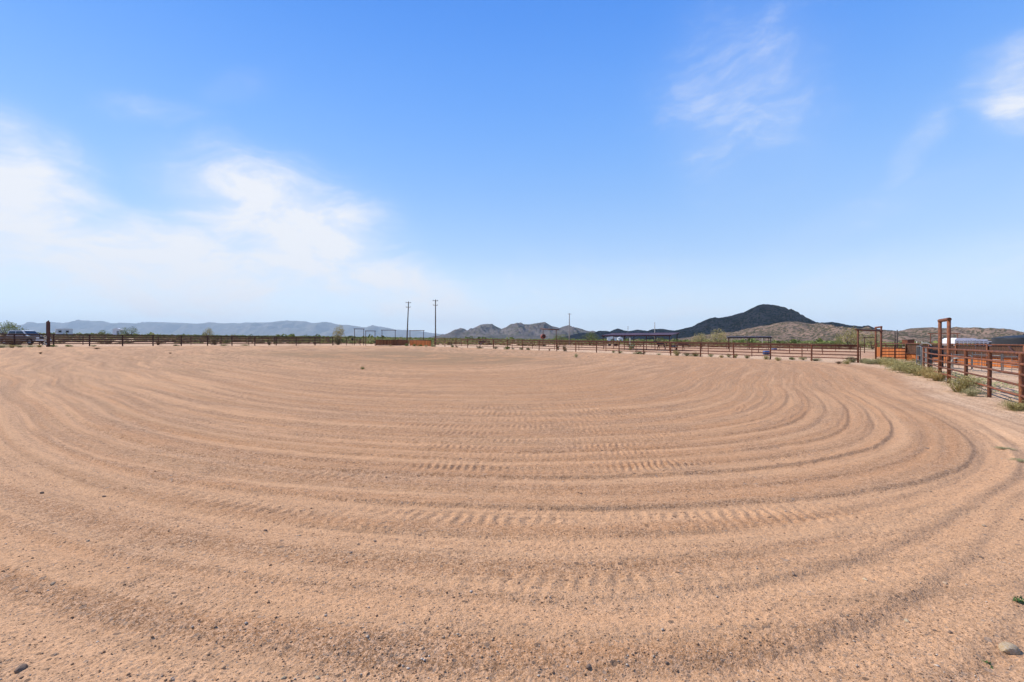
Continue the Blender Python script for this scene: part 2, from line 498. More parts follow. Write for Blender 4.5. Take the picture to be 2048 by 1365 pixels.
# ------------------------------------------------------------------ mesh helpers
class MB:
    def __init__(self):
        self.v, self.f = [], []

    def add(self, vs_, fs):
        o = len(self.v)
        self.v += [tuple(p) for p in vs_]
        self.f += [tuple(i + o for i in f) for f in fs]
        return self

    def box(self, c, s, rz=0.0, rx=0.0, ry=0.0):
        m = Matrix.Translation(c) @ Matrix.Rotation(rz, 4, 'Z') @ Matrix.Rotation(ry, 4, 'Y') @ Matrix.Rotation(rx, 4, 'X')
        hx, hy, hz = s[0] / 2, s[1] / 2, s[2] / 2
        p = [m @ Vector((x, y, z)) for z in (-hz, hz) for y in (-hy, hy) for x in (-hx, hx)]
        return self.add(p, [(0, 2, 3, 1), (4, 5, 7, 6), (0, 1, 5, 4), (2, 6, 7, 3), (0, 4, 6, 2), (1, 3, 7, 5)])

    def tube(self, pts, r, n=8, cap=True):
        """round tube through points; r one radius or one per point"""
        pts = [Vector(p) for p in pts]
        rs = r if hasattr(r, '__len__') else [r] * len(pts)
        rings = []
        for i, p in enumerate(pts):
            a = pts[max(i - 1, 0)]
            b = pts[min(i + 1, len(pts) - 1)]
            d = (b - a)
            d = d.normalized() if d.length > 1e-9 else Vector((0, 0, 1))
            up = Vector((0, 0, 1)) if abs(d.z) < 0.9 else Vector((0, 1, 0))
            u = d.cross(up).normalized()
            w = u.cross(d).normalized()
            rings.append([p + (u * math.cos(2 * math.pi * k / n) + w * math.sin(2 * math.pi * k / n)) * rs[i] for k in range(n)])
        vs_ = [q for rg in rings for q in rg]
        fs = []
        for i in range(len(pts) - 1):
            for k in range(n):
                k2 = (k + 1) % n
                fs.append((i * n + k, i * n + k2, (i + 1) * n + k2, (i + 1) * n + k))
        if cap:
            fs.append(tuple(range(n)))
            fs.append(tuple((len(pts) - 1) * n + k for k in reversed(range(n))))
        return self.add(vs_, fs)

    def lathe(self, prof, n=24, c=(0, 0, 0), axis='Z'):
        vs_, fs = [], []
        for (r, z) in prof:
            for k in range(n):
                a = 2 * math.pi * k / n
                p = (r * math.cos(a), r * math.sin(a), z)
                if axis == 'Y':
                    p = (p[0], p[2], p[1])
                elif axis == 'X':
                    p = (p[2], p[0], p[1])
                vs_.append((p[0] + c[0], p[1] + c[1], p[2] + c[2]))
        for i in range(len(prof) - 1):
            for k in range(n):
                k2 = (k + 1) % n
                fs.append((i * n + k, i * n + k2, (i + 1) * n + k2, (i + 1) * n + k))
        return self.add(vs_, fs)

    def prism(self, poly, y0, y1, inset=0.0):
        """side outline (x, z) given thickness along y"""
        n = len(poly)
        vs_ = [(p[0], y0, p[1]) for p in poly] + [(p[0], y1, p[1]) for p in poly]
        fs = [tuple(range(n)), tuple(reversed(range(n, 2 * n)))]
        for k in range(n):
            k2 = (k + 1) % n
            fs.append((k, k + n, k2 + n, k2))
        return self.add(vs_, fs)

    def mesh(self, name, smooth=False, fix=True):
        me = bpy.data.meshes.new(name)
        me.from_pydata(self.v, [], self.f)
        if fix:
            bm = bmesh.new()
            bm.from_mesh(me)
            bmesh.ops.recalc_face_normals(bm, faces=bm.faces)
            bm.to_mesh(me)
            bm.free()
        if smooth:
            me.polygons.foreach_set('use_smooth', [True] * len(me.polygons))
        me.update()
        return me

    def obj(self, name, mat, parent=None, smooth=False):
        return link(name, self.mesh(name, smooth), mat, parent)


def link(name, me, mat, parent=None, loc=None):
    if mat is not None and not me.materials:
        me.materials.append(mat)
    o = bpy.data.objects.new(name, me)
    COL.objects.link(o)
    if parent is not None:
        o.parent = parent
    if loc is not None:
        o.location = loc
    return o


def tag(o, label, cat, group=None):
    o['label'] = label
    o['category'] = cat
    if group:
        o['group'] = group
    return o


def thing(name, label, cat, loc=(0, 0, 0), rz=0.0, group=None):
    o = bpy.data.objects.new(name, None)
    COL.objects.link(o)
    o.empty_display_size = 0.2
    o.location = loc
    o.rotation_euler = (0, 0, rz)
    return tag(o, label, cat, group)


def smooth_by_angle(me, deg=40):
    me.polygons.foreach_set('use_smooth', [True] * len(me.polygons))
    try:
        me.set_sharp_from_angle(angle=R(deg))
    except Exception:
        pass


def grid_mesh(name, X, Y, Z, wrap=False):
    """quad sheet from 2-D arrays"""
    nr, nc = X.shape
    me = bpy.data.meshes.new(name)
    co = np.stack([X, Y, Z], -1).reshape(-1, 3).astype(np.float32)
    i = np.arange(nr - 1)[:, None] * nc
    j = np.arange(nc if wrap else nc - 1)[None, :]
    j2 = (j + 1) % nc
    q = np.stack([i + j, i + j2, i + nc + j2, i + nc + j], -1).reshape(-1, 4).astype(np.int32)
    me.vertices.add(len(co))
    me.vertices.foreach_set('co', co.ravel())
    me.loops.add(q.size)
    me.loops.foreach_set('vertex_index', q.ravel())
    me.polygons.add(len(q))
    me.polygons.foreach_set('loop_start', np.arange(0, q.size, 4, dtype=np.int32))
    me.polygons.foreach_set('loop_total', np.full(len(q), 4, np.int32))
    me.polygons.foreach_set('use_smooth', np.ones(len(q), bool))
    me.update(calc_edges=True)
    return me


def attr(me, name, vals):
    a = me.attributes.new(name, 'FLOAT', 'POINT')
    a.data.foreach_set('value', np.asarray(vals, np.float32).ravel())


def raw_quads(name, co, tint=None):
    """loose quads: co (n,4,3)"""
    n = len(co)
    me = bpy.data.meshes.new(name)
    me.vertices.add(n * 4)
    me.vertices.foreach_set('co', co.reshape(-1).astype(np.float32))
    me.loops.add(n * 4)
    me.loops.foreach_set('vertex_index', np.arange(n * 4, dtype=np.int32))
    me.polygons.add(n)
    me.polygons.foreach_set('loop_start', np.arange(0, n * 4, 4, dtype=np.int32))
    me.polygons.foreach_set('loop_total', np.full(n, 4, np.int32))
    me.update(calc_edges=True)
    if tint is not None:
        attr(me, 'tint', np.repeat(tint, 4))
    return me


# ------------------------------------------------------------------ ground
def side_of(p, q, x, y):
    """signed distance from line p-q (positive to the left of p->q)"""
    dx, dy = q[0] - p[0], q[1] - p[1]
    L = math.hypot(dx, dy)
    return (dx * (y - p[1]) - dy * (x - p[0])) / L


FL_A, FL_B = (-60.0, 57.0), (-33.0, 89.0)      # left back fence line
FR_A, FR_B = (-13.0, 89.0), (29.2, 40.8)       # right back fence line


def build_ground():
    n_fine, n_coarse = 1000, 90
    lim = R(63)
    a = np.concatenate([np.linspace(-lim, lim, n_fine, endpoint=False), np.linspace(lim, 2 * math.pi - lim, n_coarse, endpoint=False)])
    r = np.concatenate([[0.02, 0.5, 0.9, 1.2, 1.5], 1 / np.linspace(1 / 1.75, 1 / 110.0, 820), np.geomspace(114, 31000, 80)])
    cy = -0.6
    A, RR = np.meshgrid(a, r)
    X, Y = RR * np.sin(A), RR * np.cos(A) + cy
    xf, yf = X.ravel(), Y.ravel()
    Z = base_z(xf, yf)
    nearm = np.hypot(xf, yf) < 140
    h = np.zeros_like(xf)
    gr = np.zeros_like(xf)
    s = np.full_like(xf, 3.0)
    arc = np.zeros_like(xf)
    radm = np.zeros_like(xf)
    fine_lit = np.zeros_like(xf)
    h[nearm], gr[nearm], s[nearm], arc[nearm], radm[nearm], fine_lit[nearm] = relief(xf[nearm], yf[nearm])
    far = sstep(np.hypot(xf, yf), 60, 200)
    h += far * 0.35 * pnoise(xf / 30, yf / 30, 91)
    me = grid_mesh('ground', X, Y, (Z + h).reshape(X.shape), True)
    out_l = -side_of(FL_B, FL_A, xf, yf)
    out_r = -side_of(FR_B, FR_A, xf, yf)
    dist = np.hypot(xf, yf)
    margin = sstep(s + 0.012 * pnoise(xf / 1.4, yf / 1.4, 92), 1.055, 1.12)
    nfd = -side_of((13.44, 12.75), (24.35, 28.6), xf, yf)
    margin = np.maximum(margin, sstep(nfd + 0.5 * pnoise(xf / 1.3, yf / 1.3, 96), -2.1, -1.0) * (1 - sstep(dist, 48, 60)))
    red = sstep(out_r, 6, 24) * sstep(xf, -12, 30) * (1 - sstep(dist, 100, 150))
    red = np.maximum(red, 0.55 * sstep(out_l, 3, 12) * (1 - sstep(dist, 120, 170)) * sstep(-xf, 0, 20))
    desert = sstep(dist + 25 * pnoise(xf / 25, yf / 25, 93), 120, 190)
    stain = np.clip(pnoise(arc / 30, radm / 0.75, 94) * 1.6 + 0.05, 0, 1) * sstep(dist, 14, 30) * (1 - sstep(s, 0.93, 1.0)) * sstep(-xf + 14, 0, 16)
    green = sstep(pnoise(arc / 45, radm / 2.1, 97) + .35 * pnoise(arc / 12, radm / .5, 98), -0.28, 0.12) * sstep(yf, 27, 36) * (1 - sstep(yf, 66, 76)) * sstep(xf, -34, -22) * (1 - sstep(xf, -2, 10))
    stain = np.clip(stain * 1.3 - .12, 0, 1) + 0.95 * green + 0.6 * np.clip(pnoise(arc / 8, radm / 0.6, 95) * 1.8, 0, 1) * (1 - sstep(s, 1.0, 1.05)) * sstep(-xf, -1, 12)
    for nm, v in (('margin', margin), ('red', red), ('desert', desert), ('stain', np.clip(stain, 0, 1)), ('gravel', np.clip(gr, 0, 1.2)), ('fine_lit', fine_lit)):
        attr(me, nm, v)
    lp = me.attributes.new('loop', 'FLOAT_VECTOR', 'POINT')
    lp.data.foreach_set('vector', np.stack([arc, radm, 0 * arc], -1).astype(np.float32).ravel())

    m, t, b = new_mat('arena_sand')
    co = t.node('ShaderNodeTexCoord').outputs['Object']
    def A_(nm):
        nd = t.node('ShaderNodeAttribute')
        nd.attribute_name = nm
        return nd
    loop = A_('loop').outputs['Vector']
    n1 = t.noise(co, 0.35, 4, 0.55)
    n2 = t.noise(co, 3.2, 5, 0.6)
    stv = t.vmul(loop, (0.16, 2.2, 1))
    n3 = t.noise(stv, 1.0, 5, 0.62)
    col = t.mix(t.step(n1, 0.35, 0.65), (0.435, 0.207, 0.088), (0.485, 0.237, 0.103))
    col = t.mix(t.math('MULTIPLY', t.step(n3, 0.42, 0.68), 0.55), col, (0.485, 0.287, 0.150))
    col = t.mix(t.math('MULTIPLY', t.step(n2, 0.5, 0.75), 0.25), col, (0.335, 0.20, 0.122))
    col = t.mix(t.math('MULTIPLY', A_('stain').outputs['Fac'], 0.78), col, (0.165, 0.122, 0.06))
    mar = A_('margin').outputs['Fac']
    col = t.mix(mar, col, t.mix(t.step(n2, 0.3, 0.7), (0.80, 0.55, 0.36), (0.67, 0.445, 0.275)))
    col = t.mix(t.math('MULTIPLY', A_('red').outputs['Fac'], t.step(n1, 0.2, 0.6)), col, (0.44, 0.215, 0.12))
    ds = t.noise(co, 0.045, 5, 0.65)
    dcol = t.mix(t.step(ds, 0.42, 0.60), (0.33, 0.23, 0.135), (0.135, 0.15, 0.055))
    col = t.mix(A_('desert').outputs['Fac'], col, dcol)
    # bands of grey-brown crumb and pale sand, with ridge shade and sunlight painted in
    grav_shade = A_('gravel').outputs['Fac']
    fin_lit = A_('fine_lit').outputs['Fac']
    col = t.mix(t.math('MULTIPLY', grav_shade, 0.56, clamp=True), col, (0.30, 0.162, 0.086))
    col = t.mix(t.math('MULTIPLY', fin_lit, 0.66), col, (0.63, 0.362, 0.192))
    st2 = t.noise(t.vmul(loop, (0.45, 8.0, 1)), 1.0, 4, 0.6)
    col = t.mix(t.math('MULTIPLY', t.step(st2, 0.48, 0.70), 0.42), col, (0.28, 0.165, 0.09))
    # grains at every size, their contrast also painting in the shade of clods
    rgh = t.math('MULTIPLY_ADD', grav_shade, 0.45, t.math('MULTIPLY_ADD', fin_lit, -0.35, 0.65), clamp=True)
    for sc, lo, hi, dk, lt in ((150.0, 0.52, 0.60, 0.85, 0.60), (62.0, 0.53, 0.61, 0.75, 0.5), (26.0, 0.54, 0.63, 0.5, 0.28), (9.0, 0.55, 0.66, 0.34, 0.2)):
        nn = t.noise(co, sc, 2, 0.7)
        col = t.mix(t.math('MULTIPLY', t.math('MULTIPLY', t.step(nn, lo, hi), dk), rgh), col, (0.19, 0.095, 0.042))
        col = t.mix(t.math('MULTIPLY', t.math('MULTIPLY', t.math('SUBTRACT', 1.0, t.step(nn, 1 - hi, 1 - lo)), lt), rgh), col, (0.69, 0.43, 0.26))
    spot = None
    for sc, cut, thr in ((75.0, 0.33, 0.66), (40.0, 0.30, 0.74), (20.0, 0.24, 0.82), (9.0, 0.17, 0.86)):
        v2 = t.node('ShaderNodeTexVoronoi', feature='F1')
        t.put(v2.inputs['Vector'], co)
        v2.inputs['Scale'].default_value = sc
        s2 = t.node('ShaderNodeSeparateColor')
        t.put(s2.inputs[0], v2.outputs['Color'])
        ok = t.math('MULTIPLY', t.math('LESS_THAN', v2.outputs['Distance'], cut), t.math('GREATER_THAN', s2.outputs[1], t.math('MULTIPLY_ADD', grav_shade, -0.18, thr)))
        col = t.mix(t.math('MULTIPLY', ok, 0.8), col, t.mix(s2.outputs[2], (0.085, 0.052, 0.034), (0.36, 0.245, 0.165)))
        spot = ok if spot is None else t.math('MAXIMUM', spot, ok)
    t.put(b.inputs['Base Color'], col)
    b.inputs['Roughness'].default_value = 0.95
    b.inputs['Specular IOR Level'].default_value = 0.12
    hgt = t.math('ADD', t.math('MULTIPLY', t.noise(co, 70.0, 4, 0.7), 0.7), t.math('MULTIPLY', spot, 0.5))
    hgt = t.math('ADD', hgt, t.math('MULTIPLY', t.noise(co, 22.0, 3, 0.6), 1.1))
    bp = t.node('ShaderNodeBump')
    bp.inputs['Strength'].default_value = 0.9
    bp.inputs['Distance'].default_value = 0.017
    t.put(bp.inputs['Height'], hgt)
    t.put(b.inputs['Normal'], bp.outputs[0])
    o = link('ground', me, m)
    o['kind'] = 'structure'
    return o


build_ground()


# ------------------------------------------------------------------ hills and mountains
def hill(name, prof, D, front, back, mat, seed, rough=0.12, rows=46, step=2.0, gully=1.0, sink=12.0, crag=0.35):
    px = np.array([p[0] for p in prof], float)
    py = np.array([p[1] for p in prof], float)
    cols = np.arange(px[0], px[-1] + step, step)
    top = np.interp(cols, px, py)
    # a little crag on the skyline
    top = top + crag * fbm(cols / 9.0, cols * 0, 4, seed)
    x0 = (cols - CX) / F_PX * D
    bz = base_z(x0, np.full_like(x0, D))
    H = np.maximum((CY - top) / F_PX * D + CAM_H - bz, -5)
    t = np.concatenate([-np.linspace(1, 0, rows) ** 1.2, np.linspace(0, 1, rows // 3)[1:] ** 1.2])
    Tt, XX = np.meshgrid(t, x0, indexing='ij')
    Hh = np.broadcast_to(H, Tt.shape)
    depth = np.where(Tt < 0, Tt * front, Tt * back)
    YY = D + depth
    shape = (1 - np.abs(Tt)) ** 1.25
    sc = max(Hh.max(), 30) * 0.9
    g = fbm(XX / sc + 0.25 * pnoise(XX / sc, YY / sc, seed + 3), YY / (sc * 3.0), 5, seed + 1, 0.55)
    off = (1 - shape) * shape * 4
    Z = Hh * shape * (1 + rough * 2.2 * g * gully * off) + Hh * rough * 0.5 * fbm(XX / (sc * .35), YY / (sc * .35), 4, seed + 7) * off
    Z = Z + base_z(XX, YY) - sink * np.abs(Tt) ** 3 - 2
    me = grid_mesh(name, XX, YY, Z)
    o = link(name, me, mat)
    o['kind'] = 'structure'
    return o


def mat_hill(name, soil, soil2, bush, spot_scale, cover, rough_scale, strata=False):
    m, t, b = new_mat(name)
    co = t.node('ShaderNodeTexCoord').outputs['Object']
    n1 = t.noise(co, rough_scale, 6, 0.62)
    col = t.mix(t.step(n1, 0.36, 0.64), soil, soil2)
    if strata:
        mp = t.node('ShaderNodeMapping')
        t.put(mp.inputs[0], co)
        mp.inputs['Rotation'].default_value = (0, R(14), 0)
        mp.inputs['Scale'].default_value = (0.0016, 0.0016, 0.022)
        ns = t.noise(mp.outputs[0], 1.0, 4, 0.6, 0.5)
        col = t.mix(t.math('MULTIPLY', t.step(ns, 0.48, 0.62), 0.7), col, tuple(c * 0.45 for c in soil))
    nb = t.noise(co, spot_scale, 3, 0.55)
    nc = t.noise(co, spot_scale * 0.22, 3, 0.5)
    f = t.step(t.math('ADD', nb, t.math('MULTIPLY', t.math('SUBTRACT', nc, 0.5), 0.5)), cover, cover + 0.045)
    col = t.mix(t.math('MULTIPLY', f, 0.92), col, bush)
    t.put(b.inputs['Base Color'], col)
    b.inputs['Roughness'].default_value = 1.0
    b.inputs['Specular IOR Level'].default_value = 0.0
    bp = t.node('ShaderNodeBump')
    bp.inputs['Strength'].default_value = 0.9
    bp.inputs['Distance'].default_value = 1.2 / spot_scale * 0.25
    t.put(bp.inputs['Height'], nb)
    t.put(b.inputs['Normal'], bp.outputs[0])
    return m


m_far = mat_hill('far_range', (0.17, 0.14, 0.12), (0.12, 0.105, 0.09), (0.08, 0.08, 0.055), 0.012, 0.50, 0.0009)
m_mid = mat_hill('grey_rock_range', (0.155, 0.125, 0.108), (0.105, 0.088, 0.08), (0.075, 0.075, 0.048), 0.03, 0.54, 0.004, True)
m_hill = mat_hill('dark_hill', (0.14, 0.092, 0.065), (0.095, 0.066, 0.048), (0.042, 0.036, 0.02), 0.11, 0.47, 0.012)
m_foot = mat_hill('stony_foothill', (0.232, 0.152, 0.106), (0.16, 0.11, 0.08), (0.058, 0.05, 0.027), 0.13, 0.47, 0.02)

P_FAR = [(-260, 664), (-160, 660), (-60, 663), (10, 661), (33, 656), (40, 650.5), (48, 649.5), (73, 651), (91, 651), (105, 648.5), (132, 646), (143, 643.2), (154, 644), (173, 642.5),
         (205, 642), (215, 645), (227, 648.6), (240, 645.5), (256, 646.5), (275, 648.5), (293, 644), (320, 644.5), (360, 646), (380, 647), (401, 648),
         (418, 644.6), (440, 646.5), (452, 647), (465, 646), (480, 647), (492, 645), (510, 645.7), (540, 645), (562, 642), (590, 641.8), (612, 643),
         (624, 646.5), (648, 645), (665, 647), (680, 650), (695, 650), (715, 653), (728, 655), (745, 654), (762, 653.6), (780, 657), (792, 660),
         (818, 660.5), (840, 662.5), (860, 666), (880, 668), (920, 671), (1000, 674)]
P_MID = [(868, 675), (880, 672), (890, 669), (905, 662.5), (921, 656), (929, 657.5), (934, 661), (940, 660), (950, 655), (961, 649.5), (967, 648.5), (975, 647.8),
         (985.6, 649), (990, 652), (1003, 657.8), (1012, 654.5), (1025, 648), (1041, 645.3), (1047, 648.5), (1060, 648.8), (1075, 646), (1090, 643.9),
         (1096, 648), (1103, 652), (1112, 654), (1119, 656), (1127, 653), (1138, 650.2), (1146, 654.7), (1153, 655), (1168, 660), (1180, 663), (1184, 661.7),
         (1190, 663), (1200, 667), (1215, 671), (1240, 675)]
P_LOW = [(1120, 675), (1135, 672), (1150, 668), (1165, 665), (1178, 666.5), (1185, 666.5), (1197, 661.5), (1212, 661.5), (1220, 663), (1228, 659), (1236, 656.6), (1242, 659),
         (1250, 661), (1258, 662), (1275, 659), (1285, 660.5), (1295, 661.7), (1305, 658), (1325, 657.5), (1340, 660), (1350, 661.3), (1360, 663), (1400, 668), (1450, 674)]
P_BIG = [(1310, 674), (1335, 666), (1352, 661.3), (1390, 651), (1408, 642), (1420, 636), (1430, 634), (1438, 635.5), (1450, 633.3), (1463, 631), (1475, 627), (1490, 623.5),
         (1505, 616), (1514, 611), (1524, 608), (1535, 608), (1549, 609.5), (1556, 610.5), (1577, 620.5), (1600, 632), (1625, 643.5), (1640, 645), (1665, 643.5), (1680, 646), (1705, 651.5),
         (1725, 655), (1740, 657), (1765, 660), (1790, 664), (1820, 670), (1850, 677)]
P_FOOT = [(1340, 680), (1380, 674), (1420, 668), (1446, 664), (1470, 663), (1490, 661), (1508, 653.5), (1523, 650.5), (1537, 650), (1549, 646), (1571, 642.5), (1595, 642.5), (1615, 647),
          (1640, 655), (1660, 659.5), (1670, 659.5), (1690, 657.5), (1710, 660), (1740, 662), (1770, 661), (1785, 663), (1795, 664), (1805, 660), (1820, 656), (1835, 655), (1848, 654.5),
          (1865, 653.5), (1880, 656), (1900, 660), (1910, 659.5), (1925, 660.5), (1945, 666), (1970, 669), (2000, 671), (2048, 673), (2120, 676), (2250, 672), (2400, 682)]
hill('far_mountains', P_FAR, 25000, 5000, 3000, m_far, 3, 0.22, 44, 2.0, 1.5, 60)
hill('rocky_mountains', P_MID, 5200, 1500, 900, m_mid, 13, 0.17, 60, 1.0, 1.6, 25, 0.15)
hill('low_hills', P_LOW, 3000, 700, 500, m_hill, 23, 0.2, 40, 1.5, 1.2, 18)
hill('big_hill', P_BIG, 2100, 480, 600, m_hill, 33, 0.20, 60, 1.0, 1.3, 16, 0.8)
hill('foothills', P_FOOT, 1500, 700, 380, m_foot, 43, 0.17, 70, 1.5, 1.5, 12)


def build_cloud():
    """the heap cloud overhead, above the top edge of the picture, whose shade lies on the big hill"""
    bm = bmesh.new()
    bmesh.ops.create_icosphere(bm, subdivisions=5, radius=1)
    co = np.array([v.co[:] for v in bm.verts])
    n = fbm(co[:, 0] * 2.2 + 5, co[:, 1] * 2.2 + co[:, 2], 5, 77, 0.55)
    k = 1 + 0.55 * n
    for v, kk in zip(bm.verts, k):
        z = v.co.z * (160 if v.co.z < 0 else 380)
        v.co = Vector((v.co.x * 1150 * kk, v.co.y * 760 * kk, z * kk))
    me = bpy.data.meshes.new('cloud')
    bm.to_mesh(me)
    bm.free()
    smooth_by_angle(me, 180)
    o = link('cloud', me, M['cloud'])
    alt = 6000.0
    tgt = Vector((1080, 2640, 60))
    o.location = tgt + SUN_DIR * (alt / SUN_DIR.z)
    o['kind'] = 'structure'


build_cloud()


# ------------------------------------------------------------------ haze over the plain
def build_haze():
    x0, x1, y0, y1, z0, z1 = -34000, 34000, -34000, 31000, -60, 1250
    mb = MB()
    mb.box(((x0 + x1) / 2, (y0 + y1) / 2, (z0 + z1) / 2), (x1 - x0, y1 - y0, z1 - z0))
    m = bpy.data.materials.new('thin_air')
    m.use_nodes = True
    t = NT(m.node_tree)
    t.n.clear()
    pv = t.node('ShaderNodeVolumePrincipled')
    pv.inputs['Color'].default_value = (0.74, 0.89, 1.0, 1)
    pv.inputs['Density'].default_value = 0.000034
    pv.inputs['Anisotropy'].default_value = 0.0
    out = t.node('ShaderNodeOutputMaterial')
    t.l.new(pv.outputs[0], out.inputs['Volume'])
    o = mb.obj('haze', m)
    o['kind'] = 'stuff'


build_haze()


# ------------------------------------------------------------------ plants
def leaf_cloud(n, size, seed, rx=1.0, rz=1.0, squash=0.5, lumps=7, up=0.0, slim=0.45):
    """loose leaf quads gathered into lumps over a dome of radius 1 x rz"""
    rg = np.random.default_rng(seed)
    cs = rg.normal(size=(lumps, 3))
    cs /= np.linalg.norm(cs, axis=1, keepdims=True)
    cs[:, 2] = np.abs(cs[:, 2]) * squash + 0.25
    cs[:, :2] *= 0.62
    rad = rg.uniform(0.28, 0.5, lumps)
    k = rg.integers(0, lumps, n)
    d = rg.normal(size=(n, 3))
    d /= np.linalg.norm(d, axis=1, keepdims=True)
    p = cs[k] + d * (rad[k] * rg.uniform(0.55, 1.05, n) ** 0.7)[:, None]
    p[:, 2] = np.abs(p[:, 2])
    p *= np.array([rx, rx, rz])
    a = rg.normal(size=(n, 3)) + np.array([0, 0, up])
    a /= np.linalg.norm(a, axis=1, keepdims=True)
    b = np.cross(a, rg.normal(size=(n, 3)))
    b /= np.linalg.norm(b, axis=1, keepdims=True)
    s = size * rg.uniform(0.6, 1.4, n)
    a *= s[:, None]
    b *= (s * slim)[:, None]
    return np.stack([p - a, p + b * 0.9, p + a, p - b * 0.9], 1)


def blade_tuft(n, seed, lean=0.9, h=1.0, width=0.012, droop=0.4):
    """thin curved stems fanning out from the root"""
    rg = np.random.default_rng(seed)
    q = []
    for i in range(n):
        az_ = rg.uniform(0, 2 * math.pi)
        ln = rg.uniform(0.15, lean) ** 0.8
        hh = h * rg.uniform(0.45, 1.0)
        d = np.array([math.cos(az_), math.sin(az_), 0])
        b0 = d * rg.uniform(0, 0.25)
        p1 = b0 + d * ln * 0.35 + np.array([0, 0, hh * 0.6])
        p2 = b0 + d * ln * 0.95 + np.array([rg.normal() * .06, rg.normal() * .06, hh * (1 - droop * ln)])
        sd = np.array([-d[1], d[0], 0]) * width
        q.append([b0 - sd, b0 + sd, p1 + sd, p1 - sd])
        q.append([p1 - sd, p1 + sd, p2 + sd * .4, p2 - sd * .4])
        for j in range(2):      # side twigs
            o = p1 + (p2 - p1) * rg.uniform(0, .9)
            e = o + rg.normal(size=3) * 0.10 + np.array([0, 0, .06])
            q.append([o - sd * .7, o + sd * .7, e + sd * .5, e - sd * .5])
    return np.array(q)


SHRUB = {}


def shrub_mesh(kind, var=0):
    key = (kind, var)
    if key in SHRUB:
        return SHRUB[key]
    sd = sum(map(ord, kind)) * 7 + var * 131
    if kind == 'tumbleweed':        # grey green, twiggy, rounded
        co = np.concatenate([blade_tuft(170, sd, 1.0, 0.9, 0.010), leaf_cloud(1500, 0.045, sd + 1, 0.95, 0.85, 0.6, 12, 0.8, 0.3)])
        mt = M['leaf_olive']
    elif kind == 'straw':           # dry yellow
        co = np.concatenate([blade_tuft(330, sd, 0.95, 1.0, 0.009), leaf_cloud(350, 0.05, sd + 1, 0.8, 0.8, 0.6, 8, 1.2, 0.2)])
        mt = M['leaf_straw']
    elif kind == 'sage':            # pale grey-green, low
        co = np.concatenate([blade_tuft(140, sd, 1.0, 0.9, 0.010), leaf_cloud(1100, 0.05, sd + 1, 1.0, 0.8, 0.5, 11, 0.5, 0.35)])
        mt = M['leaf_sage']
    elif kind == 'green':
        co = np.concatenate([blade_tuft(70, sd, 1.0, 0.8, 0.012), leaf_cloud(1100, 0.055, sd + 1, 0.95, 0.85, 0.6, 10, 0.3, 0.5)])
        mt = M['leaf_green']
    elif kind == 'dark':
        co = np.concatenate([blade_tuft(80, sd, 1.0, 0.9, 0.012), leaf_cloud(1000, 0.055, sd + 1, 0.95, 0.9, 0.6, 10, 0.5, 0.4)])
        mt = M['leaf_dark']
    elif kind == 'brown':
        co = np.concatenate([blade_tuft(160, sd, 1.0, 0.9, 0.012), leaf_cloud(500, 0.05, sd + 1, 0.9, 0.8, 0.6, 9, 0.5, 0.3)])
        mt = M['leaf_brown']
    else:                           # weed: few broad bright leaves
        co = leaf_cloud(46, 0.20, sd, 0.9, 0.55, 0.5, 5, 0.2, 0.45)
        mt = M['leaf_bright']
    me = raw_quads(kind, co)
    me.materials.append(mt)
    SHRUB[key] = me
    return me


def shrub(name, kind, px, d, w, h, label, group=None, var=0, cat='shrub'):
    me = shrub_mesh(kind, var)
    if group == 'shrubs growing along the fences':
        h *= 0.85
    p = at(px, d)
    p.z = surf_z(p.x, p.y) - 0.01
    o = link(name, me, None, None, p)
    o.rotation_euler = (0, 0, rnd.uniform(0, 6.28))
    o.scale = (w / 2, w / 2 * rnd.uniform(.9, 1.1), h)
    return tag(o, label, cat, group)


TREE = {}


def tree(name, px, d, w, h, label, kind='green', var=0, trunk_h=0.3, group=None):
    """forked trunk (part) and a crown of leaf faces (part)"""
    key = (kind, var, trunk_h)
    if key not in TREE:
        sd = 900 + var * 37 + sum(map(ord, kind))
        rg = random.Random(sd)
        tr = MB()
        for i in range(5):
            a = i * 1.26 + rg.uniform(-.3, .3)
            e = (math.cos(a) * .45, math.sin(a) * .45, rg.uniform(.6, .85))
            mid = (math.cos(a) * .16, math.sin(a) * .16, .34)
            tr.tube([(math.cos(a) * .02, math.sin(a) * .02, -.03), mid, e], [.035, .024, .008], 6)
            for j in range(2):
                b = a + rg.uniform(-.8, .8)
                tr.tube([mid, (math.cos(b) * .42, math.sin(b) * .42, rg.uniform(.45, .75))], [.018, .005], 5)
        co = leaf_cloud(1500, 0.035, sd, 0.98, 1.0 - trunk_h, 0.75, 15, 0.2, 0.5)
        co[:, :, 2] += trunk_h * 0.75
        cm = raw_quads('crown', co)
        cm.materials.append({'green': M['leaf_green'], 'olive': M['leaf_olive'], 'sage': M['leaf_sage']}[kind])
        tm = tr.mesh('trunk', True)
        tm.materials.append(M['bark'])
        TREE[key] = (tm, cm)
    tm, cm = TREE[key]
    p = at(px, d)
    root = thing(name, label, 'tree', p, rnd.uniform(0, 6), group)
    for nm, me in (('trunk', tm), ('crown', cm)):
        o = link(nm, me, None, root)
        o.scale = (w / 2, w / 2, h)
    return root


